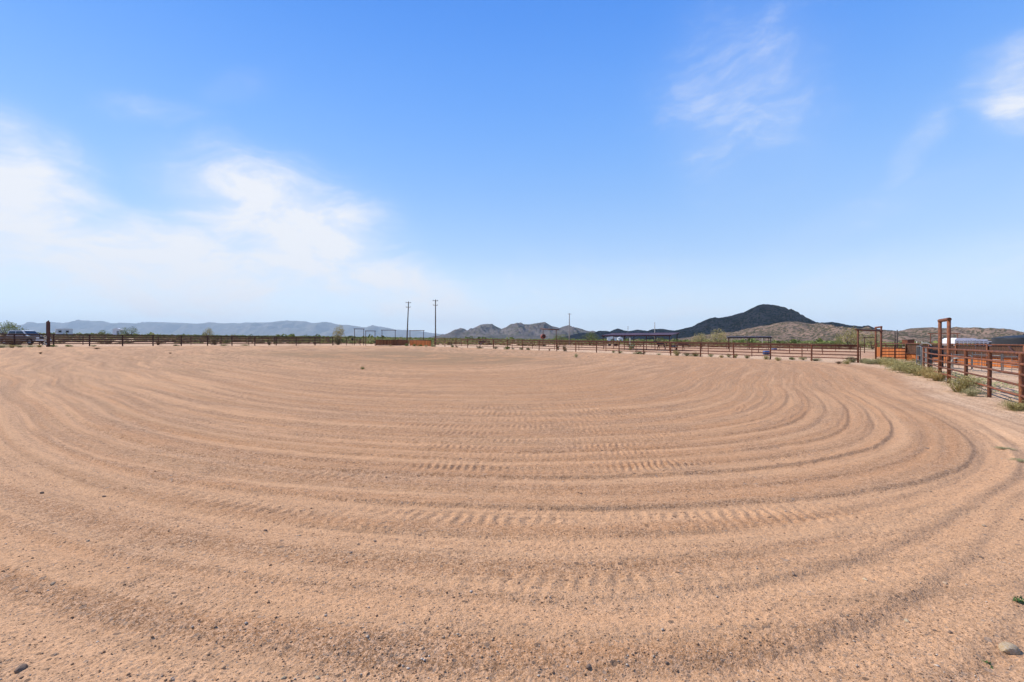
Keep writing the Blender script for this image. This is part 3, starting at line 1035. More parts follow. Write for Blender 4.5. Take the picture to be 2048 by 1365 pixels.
# the scrub that covers the plain beyond the pens: nobody could count it
def build_scrub():
    rg = np.random.default_rng(5)
    qs, ts = [], []
    temps = [leaf_cloud(34, 0.30, 300 + i, 1.0, 1.0, 0.6, 6, 0.1, 0.65) for i in range(6)]
    temps_far = [leaf_cloud(16, 0.42, 330 + i, 1.0, 1.0, 0.6, 5, 0.0, 0.8) for i in range(4)]
    n = 7600
    u = rg.uniform(0, 1, n)
    d = 1 / (1 / 112 * (1 - u) + 1 / 1350 * u)
    d = np.where(rg.uniform(0, 1, n) < 0.45, rg.uniform(150, 1300, n), d)
    az_ = rg.uniform(R(-56), R(56), n)
    x = d * np.tan(az_)
    y = d
    clump = fbm(x / 60, y / 60, 3, 400)
    keep = (clump > -0.28) & ~((x < 0) & (d < 160) & (rg.uniform(0, 1, n) < .25)) & ~((d < 190) & (x > 25) & (rg.uniform(0, 1, n) < .55))
    # leave the shelters, pens and the trailer clear
    keep &= ~((x > 8) & (x < 92) & (d < 128))
    xb = rg.uniform(-200, -30, 1500)
    yb = rg.uniform(45, 150, 1500)
    ol = -side_of(FL_B, FL_A, xb, yb)
    kb = (ol > 15) & (ol < 70) & (rg.uniform(0, 1, 1500) < 0.8) & ~((np.abs(xb + 62) < 9) & (np.abs(yb - 66) < 7))
    x, y, d, clump = (np.concatenate([p[keep], q[kb]]) for p, q in ((x, xb), (y, yb), (d, np.hypot(xb, yb) * 0.7), (clump, fbm(xb / 60, yb / 60, 3, 400))))
    z = base_z(x, y)
    hgt = rg.uniform(0.75, 1.6, len(x)) * (1 + 0.55 * sstep(x, 0, 120)) * (0.85 + 0.5 * clump) * (0.55 + 0.45 * sstep(d, 130, 230))
    big = rg.uniform(0, 1, len(x)) < 0.06
    hgt[big] *= 1.5
    wid = hgt * rg.uniform(0.7, 1.3, len(x)) + 0.4
    tint0 = np.clip(rg.normal(0.5, 0.2, len(x)) - 0.4 * clump + 0.55 * (1 - sstep(d, 130, 220)), 0, 1)
    for i in range(len(x)):
        tp = temps[i % 6] if d[i] < 420 else temps_far[i % 4]
        q = tp * np.array([wid[i], wid[i], hgt[i]]) + np.array([x[i], y[i], z[i] - .05])
        qs.append(q)
        ts.append(np.clip(tint0[i] + rg.uniform(-.12, .12, len(q)), 0, 1))
    me = raw_quads('desert_scrub', np.concatenate(qs), np.concatenate(ts))
    m, t, b = new_mat('scrub_leaf')
    at_ = t.node('ShaderNodeAttribute')
    at_.attribute_name = 'tint'
    rp = t.node('ShaderNodeValToRGB')
    t.put(rp.inputs[0], at_.outputs['Fac'])
    e = rp.color_ramp.elements
    e[0].position, e[0].color = 0.0, (0.085, 0.10, 0.035, 1)
    e[1].position, e[1].color = 1.0, (0.27, 0.19, 0.105, 1)
    for pos, c in ((0.3, (0.14, 0.175, 0.05, 1)), (0.55, (0.22, 0.25, 0.075, 1)), (0.8, (0.28, 0.27, 0.11, 1))):
        k = e.new(pos)
        k.color = c
    t.put(b.inputs['Base Color'], rp.outputs[0])
    b.inputs['Roughness'].default_value = 0.9
    b.inputs['Specular IOR Level'].default_value = 0.05
    tr = t.node('ShaderNodeBsdfTranslucent')
    t.put(tr.inputs[0], rp.outputs[0])
    mx = t.node('ShaderNodeMixShader')
    mx.inputs[0].default_value = 0.3
    t.l.new(b.outputs[0], mx.inputs[1])
    t.l.new(tr.outputs[0], mx.inputs[2])
    t.l.new(mx.outputs[0], m.node_tree.nodes['Material Output'].inputs[0])
    o = link('desert_scrub', me, m)
    o['kind'] = 'stuff'


build_scrub()


# ------------------------------------------------------------------ pipe fences
POST_ME = {}


def post_mesh(r, n=10):
    if (r, n) not in POST_ME:
        mb = MB()
        mb.tube([(0, 0, -0.05), (0, 0, 0.97), (0, 0, 0.99), (0, 0, 1.0)], [r, r, r * .93, r * .6], n)
        me = mb.mesh('post')
        smooth_by_angle(me, 50)
        POST_ME[(r, n)] = me
    return POST_ME[(r, n)]


def line_points(a, b, spacing):
    L = math.hypot(b[0] - a[0], b[1] - a[1])
    n = max(1, round(L / spacing))
    return [(a[0] + (b[0] - a[0]) * i / n, a[1] + (b[1] - a[1]) * i / n) for i in range(n + 1)]


def pipe_fence(label, pts, heights, post_h, r_post, r_rail, mat, group=None, name='pipe_fence', skip_posts=(), mids=False):
    p0 = pts[0]
    o0 = Vector((p0[0], p0[1], gz(*p0)))
    root = thing(name, label, 'fence', o0, 0, group)
    pm = post_mesh(r_post)
    if not pm.materials:
        pm.materials.append(mat)
    for i, p in enumerate(pts):
        if i in skip_posts:
            continue
        o = bpy.data.objects.new('post', pm)
        COL.objects.link(o)
        o.parent = root
        o.location = Vector((p[0], p[1], surf_z(*p))) - o0
        o.scale = (1, 1, post_h + rnd.uniform(-.01, .015))
        o.rotation_euler = (R(rnd.uniform(-.7, .7)), R(rnd.uniform(-.7, .7)), rnd.uniform(0, 6))
        if mat is not pm.materials[0]:
            o.material_slots[0].link = 'OBJECT'
            o.material_slots[0].material = mat
    dr = Vector((pts[-1][0] - p0[0], pts[-1][1] - p0[1], 0)).normalized()
    nr = Vector((dr.y, -dr.x, 0))           # camera side of the posts
    if nr.dot(Vector((p0[0], p0[1], 0))) > 0:
        nr = -nr
    for k, h in enumerate(heights):
        top = k == 0
        mb = MB()
        poly = []
        for i, p in enumerate(pts):
            off = Vector((0, 0, 0)) if top else nr * (r_post * 0.35)
            poly.append(Vector((p[0], p[1], gz(*p) + h + rnd.uniform(-.008, .008))) - o0 + off)
            if i < len(pts) - 1 and not top:        # the smaller rails sag a touch
                q = pts[i + 1]
                mx_, my_ = (p[0] + q[0]) / 2, (p[1] + q[1]) / 2
                poly.append(Vector((mx_, my_, gz(mx_, my_) + h - rnd.uniform(0, .012))) - o0 + off)
        mb.tube(poly, r_rail * (1.25 if top else 1.0), 8)
        ro = mb.obj('rail', mat, root, True)
    if mids:
        mm = post_mesh(r_rail, 8)
        if not mm.materials:
            mm.materials.append(mat)
        for i in range(len(pts) - 1):
            x, y = (pts[i][0] + pts[i + 1][0]) / 2, (pts[i][1] + pts[i + 1][1]) / 2
            o = bpy.data.objects.new('stay', mm)
            COL.objects.link(o)
            o.parent = root
            o.location = Vector((x, y, gz(x, y))) + nr * 0.08 - o0
            o.scale = (1, 1, heights[0])
    return root


H5 = [1.47, 1.19, 0.91, 0.63, 0.35]
# near fence on the right, from out of frame up to the post before the grey gate
nf_dir = Vector((6.5, 9.5, 0)).normalized()
near_pts = [(13.44 - nf_dir.x * 3.2 * k, 12.75 - nf_dir.y * 3.2 * k) for k in (2, 1)] + [(13.44, 12.75), (15.3, 15.5), (17.0, 18.1), (18.75, 20.75), (19.65, 22.2), (22.4, 26.0), (24.35, 28.6)]
near_pts = near_pts
pipe_fence('rusty five-rail pipe fence running away on the right, nearest fence to the viewer', near_pts, H5, 1.49, 0.056, 0.034, M['rust'],
           skip_posts=(5, 6))
pipe_fence('dark rusted pipe fence along the left back side of the arena', line_points((-74.8, 39.5), (-33.0, 89.0), 3.5), H5, 1.49, 0.078, 0.055, M['rust_dark'])
pipe_fence('second dark pipe fence behind the left arena fence, across the alley', line_points((-82.0, 45.5), (-38.5, 97.0), 4.6), [1.3, 1.02, .72, .42], 1.32, 0.055, 0.036, M['rust_dark'])
pipe_fence('rusty five-rail pipe fence along the right back side of the arena', line_points((-14.5, 90.6), (29.2, 40.8), 3.5), H5, 1.49, 0.066, 0.042, M['rust_far'])
pipe_fence('second rusty pipe fence just behind the right back arena fence', line_points((-10.0, 95.5), (33.5, 46.5), 4.9), [1.34, 1.08, .8, .5], 1.36, 0.045, 0.028, M['rust_far'])
pipe_fence('far pen fence behind the maroon-roofed shelter', line_points((6.0, 112.0), (70.0, 96.0), 5.0), [1.4, 1.05, .7, .35], 1.42, 0.05, 0.03, M['rust_far'], mids=True)
pipe_fence('pen fence between the two shelters, seen end on across the red dirt', line_points((28.5, 84.0), (64.0, 60.0), 4.4), [1.36, 1.05, .72, .4], 1.38, 0.05, 0.03, M['rust_far'])
pipe_fence('short pipe fence from the back corner to the first tall gate frame', line_points((-33.0, 89.0), (-28.6, 91.0), 2.4), H5, 1.49, 0.06, 0.034, M['rust_dark'])


# ------------------------------------------------------------------ tall gate frames
def gate_frame(label, pa, pb, h, r, mat, over=0.35, group=None, name='gate_frame', hb=None):
    """two tall posts and the pipe across their tops"""
    a = Vector((pa[0], pa[1], gz(*pa)))
    b = Vector((pb[0], pb[1], gz(*pb)))
    root = thing(name, label, 'gate frame', a, 0, group)
    hb = hb or h + a.z - b.z
    for p, hh in ((a, h), (b, hb)):
        mb = MB()
        q = p - a
        mb.tube([q + Vector((0, 0, -.05)), q + Vector((0, 0, hh))], r, 10)
        mb.obj('post', mat, root, True)
    d = (b - a)
    d.z = 0
    d.normalize()
    t0, t1 = Vector((0, 0, h + r * .8)), (b - a) + Vector((0, 0, hb + r * .8))
    mb = MB()
    mb.tube([t0 - d * over, t1 + d * over], r * 1.12, 10)
    o = mb.obj('crossbeam', mat, root)
    smooth_by_angle(o.data, 50)
    return root


def P2(px, d):
    p = at(px, d)
    return (p.x, p.y)


near_gate = gate_frame('close pair of tall rusty posts joined at the top in the near right fence', (19.65, 22.2), (18.75, 20.75), 2.70, 0.068, M['rust'], 0.10, 'tall gate frames')
_mb = MB()
_mb.tube([(-.88, -1.56, .45), (-.88, -1.56, .98), (-.84, -1.60, 1.08), (-.70, -1.75, 1.10)], .026, 8)
_mb.obj('gate_end_pipe', M['rope'], near_gate, True)
for _z in (.7, 1.0):
    _mb = MB()
    _mb.tube([(-.98, -1.46, _z), (-.83, -1.46, _z)], .03, 8)
    _mb.obj('hinge', M['rust_dark'], near_gate, True)
gate_frame('wide tall gate frame with a long flat crossbeam at the right corner of the arena', (29.2, 40.8), P2(1762, 45.0), 2.73, 0.07, M['rust_far'], 0.5, 'tall gate frames')
gate_frame('narrow pair of tall posts rising above the wide corner gate frame', P2(1751.5, 46.6), P2(1762.5, 44.6), 3.12, 0.075, M['rust_far'], 0.1, 'tall gate frames')
gate_frame('leftmost tall gate frame in the back corner, beside the small black sign', P2(709, 91.5), P2(727.5, 92.5), 3.08, 0.055, M['rust_dark'], 0.15, 'tall gate frames')
gate_frame('lower gate frame right of the leftmost one, ending at the dark board wall', P2(731.5, 90.0), P2(750, 90.5), 2.70, 0.055, M['rust_dark'], 0.15, 'tall gate frames')
gate_frame('wide gate frame standing behind the dark board walls', P2(764, 98), P2(790.5, 99), 3.0, 0.055, M['rust_dark'], 0.2, 'tall gate frames')
gate_frame('wide gate frame standing behind the orange board wall between the two poles', P2(820, 97), P2(847, 96), 2.95, 0.055, M['rust_dark'], 0.2, 'tall gate frames')
gate_frame('faint gate frame beyond the wood-backed panel, left of the two thin posts', P2(1729, 80), P2(1752, 82), 2.55, 0.06, M['rust_dark'], 0.2, 'tall gate frames')
gate_frame('thin gate frame in front of the stony hill, straddling the near tall posts', P2(1861, 78), P2(1915, 76), 3.25, 0.06, M['rust_far'], 0.35, 'tall gate frames')


# ------------------------------------------------------------------ board walls
BOARD = {}


def board_wall(label, a, b, h, bw, mat, frame_mat, name='board_wall', lift=0.06, top_rail=None, posts=3.0, face=1):
    """upright boards, each its own piece, on pipe posts with a capping rail"""
    L = math.hypot(b[0] - a[0], b[1] - a[1])
    ang = math.atan2(b[1] - a[1], b[0] - a[0])
    root = thing(name, label, 'wall', (a[0], a[1], gz(*a)), ang)
    dz = (gz(*b) - gz(*a)) / L
    n = int(L / bw)
    bw = L / n
    key = (round(bw, 3), h)
    if key not in BOARD:
        mb = MB()
        mb.box((0, 0, h / 2), (bw - 0.02, 0.04, h))
        BOARD[key] = mb.mesh('board')
        BOARD[key].materials.append(mat)
    me = BOARD[key]
    for i in range(n):
        o = bpy.data.objects.new('board', me)
        COL.objects.link(o)
        o.parent = root
        o.location = ((i + .5) * bw, rnd.uniform(-.008, .008), lift + dz * (i + .5) * bw + rnd.uniform(-.015, .015))
        o.rotation_euler = (0, R(rnd.uniform(-.5, .5)), 0)
        if mat is not me.materials[0]:
            o.material_slots[0].link = 'OBJECT'
            o.material_slots[0].material = mat
    hp = (top_rail or h) + lift
    k = max(1, round(L / posts))
    for i in range(k + 1):
        x = L * i / k
        mb = MB()
        mb.tube([(x, face * 0.10, dz * x - .05), (x, face * 0.10, dz * x + hp)], 0.06, 8)
        mb.obj('post', frame_mat, root, True)
    mb = MB()
    mb.tube([(-.05, face * .10, hp + .03), (L + .05, face * .10, hp + .03 + dz * L)], 0.055, 8)
    mb.obj('rail', frame_mat, root, True)
    return root, L, dz, ang


board_wall('brown upright-board wall in the back corner, just right of the lower gate frame', P2(751.5, 90.6), P2(783, 90.9), 0.98, 0.25, M['wood_shaded'], M['rust_dark'])
board_wall('dark shaded board wall turning away behind the left utility pole', P2(784, 91.0), P2(817, 96.2), 1.0, 0.27, M['wood_shaded'], M['rust_dark'])
board_wall('sunlit orange board wall between the two tall utility poles', P2(819, 93.0), P2(861.5, 88.8), 1.02, 0.27, M['wood'], M['rust_dark'])
board_wall('bright orange board wall seen through the pipe panel at the right corner', P2(1752, 58.5), P2(1833, 47.2), 1.12, 0.24, M['wood'], M['rust_far'], top_rail=1.55)

# pipe panel in front of it, from the tall pair to the post at the sheet-steel wall
pipe_fence('pipe fence panel in front of the orange boards, right of the tall narrow pair', [P2(1763, 45.2), P2(1790, 46.0), P2(1816, 46.6)], H5, 1.49, 0.06, 0.036, M['rust_far'])


def chute_wall():
    """long chute wall on the right: ribbed sheet steel above, upright cedar boards below"""
    a, b = (37.9, 46.4), (34.6, 24.5)
    root, L, dz, ang = board_wall('long chute wall on the right, brown sheet steel over orange boards', a, b, 0.68, 0.24, M['wood'], M['rust'], 'chute_wall', 0.04, 1.60, 3.0, -1)
    n = 8
    w = L / n
    for i in range(n):
        mb = MB()
        m = 24
        pts = []
        for j in range(m + 1):
            pts.append((i * w + 0.012 + (w - .024) * j / m, -0.03 + 0.014 * (1 if j % 2 else -1)))
        vs_, fs = [], []
        for (x, y) in pts:
            vs_ += [(x, y, .78 + dz * x), (x, y, 1.585 + dz * x)]
        for j in range(m):
            fs.append((2 * j, 2 * j + 2, 2 * j + 3, 2 * j + 1))
        mb.add(vs_, fs)
        o = mb.obj('sheet_panel', M['sheet'], root)
        sm = o.modifiers.new('thickness', 'SOLIDIFY')
        sm.thickness = 0.006
    mb = MB()
    mb.tube([(0, -.1, .74), (L, -.1, .74 + dz * L)], .045, 8)
    mb.obj('rail', M['rust_dark'], root, True)
    # slanting brace
    x = L * .52
    for (xa, xb) in ((x, x + 2.0),):
        mb = MB()
        mb.tube([(xa, -.9 + .72, 1.5), (xb, -1.0, .55)], .06, 8)
        mb.obj('brace', M['rust_dark'], root, True)
    return root


chute_wall()


# ------------------------------------------------------------------ grey portable panels
def corral_panel(label, pa, pb, h, bars, mat, name='corral_panel', r=0.022, uprights=2, sheet=False, group='grey portable corral panels'):
    a = Vector((pa[0], pa[1], gz(*pa)))
    b = Vector((pb[0], pb[1], gz(*pb)))
    L = (b - a).xy.length
    ang = math.atan2(b.y - a.y, b.x - a.x)
    root = thing(name, label, 'panel', a, ang, group)
    dz = (b.z - a.z) / L
    fr = MB()
    rr = 0.10
    loop = []
    z0, z1 = 0.12, h
    for (x, z, a0) in ((L - rr, z1 - rr, 0), (rr, z1 - rr, 90), (rr, z0 + rr, 180), (L - rr, z0 + rr, 270)):
        for k in range(5):
            t = R(a0 + 22.5 * k)
            loop.append((x + rr * math.cos(t), 0, z + rr * math.sin(t) + dz * x))
    loop.append(loop[0])
    fr.tube(loop, r * 1.15, 8, False)
    fr.obj('frame', mat, root, True)
    for i in range(bars):
        z = z0 + (z1 - z0) * (i + 1) / (bars + 1)
        mb = MB()
        mb.tube([(0.01, 0, z), (L - .01, 0, z + dz * L)], r * .85, 8)
        mb.obj('bar', mat, root, True)
    for i in range(uprights):
        x = L * (i + 1) / (uprights + 1)
        mb = MB()
        mb.box((x, 0, (z0 + z1) / 2 + dz * x), (.032, .012, z1 - z0 - .02))
        mb.obj('upright', mat, root)
    if sheet:
        mb = MB()
        mb.box((L / 2, 0.02, h - .30), (L - .14, .01, .42))
        mb.obj('sheet', M['dark'], root)
        mb = MB()
        mb.tube([(.1, -.02, h - .5), (L * .5, -.02, h - .1)], .02, 6)
        mb.obj('brace', mat, root)
    return root


corral_panel('narrow grey pipe gate with a dark top panel, ending the near right fence', (24.45, 28.9), (25.45, 30.4), 1.52, 4, M['galv'], 'pipe_gate', 0.026, 1, True)
corral_panel('low grey pipe panel just left of the tall near pair of posts', P2(1868, 34.5), P2(1903, 32.5), 1.05, 3, M['galv'])
corral_panel('low grey pipe panel in the chute alley, right of the tall near pair', P2(1906, 31.8), P2(1943, 29.8), 1.0, 3, M['galv'])
corral_panel('grey pipe panel with a tall leg in front of the sheet-steel wall', P2(1945, 29.5), P2(2003, 27.0), 1.30, 4, M['galv'])
corral_panel('grey pipe panel cut by the right edge of the picture', P2(2006, 26.8), P2(2062, 24.8), 1.28, 4, M['galv'])


def squeeze_chute():
    p = at(1851, 33.5)
    root = thing('roping_chute', 'dark blue steel roping chute behind the grey gate', 'chute', p, R(12))
    for (x, y) in ((0, -.4), (0, .4), (.95, -.4), (.95, .4)):
        mb = MB()
        mb.box((x, y, .78), (.08, .08, 1.56))
        mb.obj('post', M['blue_dark'], root)
    for y in (-.4, .4):
        mb = MB()
        mb.box((.475, y, 1.0), (.87, .03, .5))
        mb.obj('side_panel', M['blue_dark'], root)
        for z in (.25, .5, 1.5):
            mb = MB()
            mb.tube([(0.05, y, z), (.9, y, z)], .03, 6)
            mb.obj('bar', M['blue_dark'], root)
    mb = MB()
    mb.tube([(0, -.4, 1.56), (0, -.2, 1.72), (0, .2, 1.72), (0, .4, 1.56)], .035, 8)
    mb.obj('head_bow', M['galv'], root)
    mb = MB()
    mb.box((.0, .0, .85), (.03, .5, 1.2))
    mb.obj('front_door', M['galv'], root)


squeeze_chute()


# ------------------------------------------------------------------ shelters
def shelter(label, pa, pb, depth, h_front, h_back, roof_mat, post_mat, nposts, name='shade_shelter', ribs=26):
    a = Vector((pa[0], pa[1], gz(*pa)))
    b = Vector((pb[0], pb[1], gz(*pb)))
    L = (b - a).xy.length
    ang = math.atan2(b.y - a.y, b.x - a.x)
    root = thing(name, label, 'shelter', a, ang)
    dz = (b.z - a.z) / L
    # ribbed roof sheets, each a piece
    n = 6
    w = (L + .8) / n
    for i in range(n):
        mb = MB()
        m = 16
        vs_, fs = [], []
        for j in range(m + 1):
            x = -.4 + i * w + .006 + (w - .012) * j / m
            u = .02 * (1 if (j // 2) % 2 else 0)
            vs_ += [(x, -.35, h_front + u), (x, depth + .35, h_back + u)]
        for j in range(m):
            fs.append((2 * j, 2 * j + 2, 2 * j + 3, 2 * j + 1))
        mb.add(vs_, fs)
        o = mb.obj('roof_sheet', roof_mat, root)
        sm = o.modifiers.new('thickness', 'SOLIDIFY')
        sm.thickness = 0.05
        sm.offset = -1
    for y, h in ((0, h_front), (depth, h_back)):
        hh = h + (h_back - h_front) / (depth + .7) * (.35 if y == 0 else -.35) - .06
        mb = MB()
        mb.box((L / 2, y, hh - .08), (L + .6, .08, .16))
        mb.obj('beam', roof_mat, root)
        for i in range(nposts):
            x = L * i / (nposts - 1)
            mb = MB()
            mb.tube([(x, y, dz * x - .1), (x, y, hh - .15)], .065, 8)
            mb.obj('post', post_mat, root, True)
    return root


shelter('long maroon-roofed horse shelter on pipe posts, behind the right back fence', P2(1207, 84), P2(1339, 78), 5.0, 2.42, 2.86, M['roof_red'], M['rust_dark'], 4)
shelter('smaller dark flat-roofed shelter at the foot of the big hill', P2(1458, 104), P2(1541, 101), 4.2, 2.52, 2.75, M['roof_dark'], M['rust_dark'], 3)


# ------------------------------------------------------------------ utility poles
def utility_pole(label, px, d, top_py, mat, lean=0.0, arms=2, r=0.14, base_drop=0.0):
    p = at(px, d)
    h = z_at(top_py, d) - p.z
    root = thing('utility_pole', label, 'utility pole', p, 0, 'utility poles')
    tip = Vector((lean * h, 0, h))
    mb = MB()
    mb.tube([(0, 0, -.1), tip * .5, tip], [r, r * .85, r * .68], 10)
    mb.obj('mast', mat, root, True)
    for k in range(arms):
        z = h - 0.28 - k * .95
        c = tip * (z / h)
        mb = MB()
        mb.box((c.x, -.16, z), (1.15 if k == 0 else .95, .08, .09), R(18))
        arm = mb.obj('crossarm', mat, root)
        for s in (-.48, .48):
            ib = MB()
            ib.lathe([(.0, .06), (.045, .06), (.05, .14), (.03, .2), (0, .22)], 8, (c.x + s * math.cos(R(18)), -.16 + s * math.sin(R(18)), z))
            ib.obj('insulator', M['metal_grey'], arm)
    return root


utility_pole('left of the two tall dark utility poles, leaning to the right', 813.5, 103, 603.5, M['pole'], 0.042, 2)
utility_pole('upright tall dark utility pole, right of the leaning one', 871, 102, 599.5, M['pole'], 0.0, 2)
utility_pole('pale bare utility pole before the grey rocky mountains', 1138.5, 150, 627.0, M['pole_pale'], 0.004, 1, 0.2)
utility_pole('pale pole rising behind the maroon roof near its right end', 1309.5, 165, 645.0, M['pole_pale'], 0.0, 0, 0.17)
utility_pole('faint distant pole with crossarm seen above the middle of the maroon roof', 1256, 300, 653.0, M['pole_pale'], 0.0, 2, 0.16)
utility_pole('left of two thin dark posts standing close together before the stony hill', 1790, 95, 662.0, M['pole'], 0.0, 0, 0.12)
utility_pole('right and slightly taller of two thin dark posts standing close together', 1794.5, 92, 660.5, M['pole'], 0.0, 0, 0.14)


# ------------------------------------------------------------------ hanging drum frame
def drum_frame():
    d = 104.0
    a, b = at(1086, d), at(1112.5, d - 3)
    root = thing('hanging_frame', 'two-post frame with a flat crossbeam that carries a round red drum', 'frame', a)
    q = b - a
    ht = z_at(659.2, d) - a.z
    for p, hh in ((Vector(), ht), (q, ht - .25 - q.z)):
        mb = MB()
        mb.tube([p + Vector((0, 0, -.05)), p + Vector((0, 0, hh))], .075, 8)
        mb.obj('post', M['rust_dark'], root, True)
    mb = MB()
    u = q.normalized()
    mb.tube([-u * .75 + Vector((0, 0, ht + .12)), q + u * .75 + Vector((0, 0, ht - .16 - q.z))], .12, 8)
    mb.obj('crossbeam', M['rust_dark'], root, True)
    dr = thing('drum', 'round red drum mounted on the left post of the two-post frame', 'drum', a + Vector((-.02, -.45, z_at(673.3, d) - a.z)), R(28))
    mb = MB()
    mb.lathe([(0, -.36), (.46, -.36), (.5, -.33), (.5, -.12), (.52, -.1), (.5, -.08), (.5, .1), (.52, .12), (.5, .14), (.5, .33), (.46, .36), (0, .36)], 24, axis='Y')
    mb.obj('shell', M['red'], dr, True)
    mb = MB()
    mb.lathe([(0, -.372), (.36, -.372), (.38, -.362)], 20, axis='Y')
    mb.obj('lid', M['rust_dark'], dr, True)


drum_frame()


# ------------------------------------------------------------------ left side: steel plate post, pickup, house
def plate_post():
    p = at(95.5, 57.3)
    root = thing('plate_post', 'tall dark rusty steel plate standing in the left fence, slanted on top', 'post', p, R(-18))
    h = z_at(644, 57.3) - p.z
    mb = MB()
    mb.prism([(-.2, -.05), (.2, -.05), (.2, h + .16), (-.2, h)], -.03, .03)
    mb.obj('plate', M['rust_dark'], root)
    for x in (-.22, .22):
        mb = MB()
        mb.box((x, .04, h / 2), (.035, .16, h - .02))
        mb.obj('flange', M['rust_dark'], root)
    for k in range(4):
        rp = MB()
        pts = []
        z = .28 + k * .30
        for j in range(26):
            t = j / 25 * 2 * math.pi * 1.5
            pts.append((-.20 + .24 * math.cos(t), -.14 + .05 * math.sin(t), z + .11 * math.sin(t * 1.0 + k) + .05 * j / 25))
        rp.tube(pts, .034, 6)
        o = tag(rp.obj('rope_coil', M['rope'], None, True), ['lowest', 'second lowest', 'second highest', 'highest'][k] + ' pale rope loop hung on the tall rusty plate at the left', 'rope', 'rope loops on the plate post')
        o.location = p
        o.rotation_euler = (0, 0, R(-18))


plate_post()


def wheel(parent, x, y, r, w, rim_mat):
    mb = MB()
    mb.lathe([(r * .62, -w / 2), (r * .93, -w / 2), (r, -w * .36), (r, w * .36), (r * .93, w / 2), (r * .62, w / 2), (r * .62, -w / 2)], 22, (x, y, r), 'Y')
    t = mb.obj('wheel', M['tyre'], parent, True)
    rm = MB()
    rm.lathe([(0, -w * .30), (r * .2, -w * .34), (r * .5, -w * .25), (r * .62, -w * .42), (r * .62, w * .42), (r * .5, w * .25), (0, w * .3)], 16, (x, y, r), 'Y')
    rm.obj('rim', rim_mat, t, True)


def pickup():
    """crew-cab pickup, nose to the right, body along +x, near side at -y"""
    p = at(60, 66)
    root = thing('pickup_truck', 'dusty pickup truck with white roof and dark windows parked behind the left fence', 'truck', p, R(-6))
    wd = 1.98
    hw = wd / 2
    body = [(-3.9, .62), (-3.9, 1.12), (-2.55, 1.16), (-2.5, 1.18), (.62, 1.2), (.75, 1.2), (1.9, 1.15), (2.02, 1.02), (2.06, .56), (1.86, .42), (1.62, .42),
            (1.56, .66), (1.38, .88), (1.1, .95), (.82, .88), (.64, .66), (.58, .42), (-2.2, .42), (-2.26, .66), (-2.44, .88), (-2.72, .95), (-3.0, .88), (-3.18, .66), (-3.24, .48)]
    mb = MB()
    mb.prism(body, -hw, hw)
    bo = mb.obj('body', M['tan_paint'], root)
    bv = bo.modifiers.new('round', 'BEVEL')
    bv.width = .04
    bv.segments = 2
    bv.limit_method = 'ANGLE'
    # cab: tapered greenhouse
    prof_b = [(-2.45, 1.17), (.72, 1.19)]
    prof_t = [(-2.2, 1.93), (-.15, 1.95)]
    mb = MB()
    ins = .2
    vs_ = []
    for y in (-1, 1):
        vs_ += [(-2.45, y * (hw - .03), 1.16), (.78, y * (hw - .03), 1.18), (-.22, y * (hw - ins), 1.90), (-.5, y * (hw - ins - .03), 1.95), (-2.1, y * (hw - ins - .03), 1.95), (-2.3, y * (hw - ins), 1.90)]
    fs = [(0, 1, 2, 3, 4, 5), (11, 10, 9, 8, 7, 6)] + [(k, k + 6, (k + 1) % 6 + 6, (k + 1) % 6) for k in range(6)]
    mb.add(vs_, fs)
    cab = mb.obj('cab', M['white'], root)
    # side glass, slightly proud, following the tilt
    for y in (-1, 1):
        for (xa, xb, xc, xd) in ((-2.2, -1.15, -1.2, -2.12), (-1.06, .52, -.22, -1.1)):
            z0, z1 = 1.25, 1.84
            def yy(z):
                return y * (hw - .03 - (z - 1.17) / (1.90 - 1.17) * (ins - .03) + .012)
            g = MB()
            g.add([(xa, yy(z0), z0), (xb, yy(z0), z0), (xc, yy(z1), z1), (xd, yy(z1), z1)], [(0, 1, 2, 3)])
            o = g.obj('side_window', M['glass'], cab)
            so = o.modifiers.new('thickness', 'SOLIDIFY')
            so.thickness = .01
    g = MB()
    g.add([(.70, -.78, 1.25), (.70, .78, 1.25), (-.16, .68, 1.87), (-.16, -.68, 1.87)], [(0, 1, 2, 3)])
    for v in range(len(g.v)):
        g.v[v] = (g.v[v][0] + .05, g.v[v][1], g.v[v][2] + .02)
    o = g.obj('windscreen', M['glass'], cab)
    so = o.modifiers.new('thickness', 'SOLIDIFY')
    so.thickness = .01
    for x in (1.1, -2.72):
        for y in (-hw + .14, hw - .14):
            wheel(root, x, y, .43, .27, M['metal_grey'])
    mb = MB()
    mb.box((2.1, 0, .62), (.14, wd - .04, .22))
    mb.obj('bumper', M['silver'], root)
    for y in (-.72, .72):
        mb = MB()
        mb.box((2.03, y, .92), (.06, .36, .2))
        mb.obj('headlight', M['silver'], root)
    mb = MB()
    mb.box((2.045, 0, .9), (.05, .95, .24))
    mb.obj('grille', M['dark'], root)
    for y in (-1.06, 1.06):
        mb = MB()
        mb.box((.42, y, 1.32), (.1, .2, .2))
        mb.obj('mirror', M['dark'], root)
    for k, x in enumerate((.66, -1.1)):
        for y in (-hw - .006, hw + .006):
            mb = MB()
            mb.box((x - .28, y, 1.02), (.2, .03, .035))
            mb.obj('door_handle', M['dark'], root)


pickup()


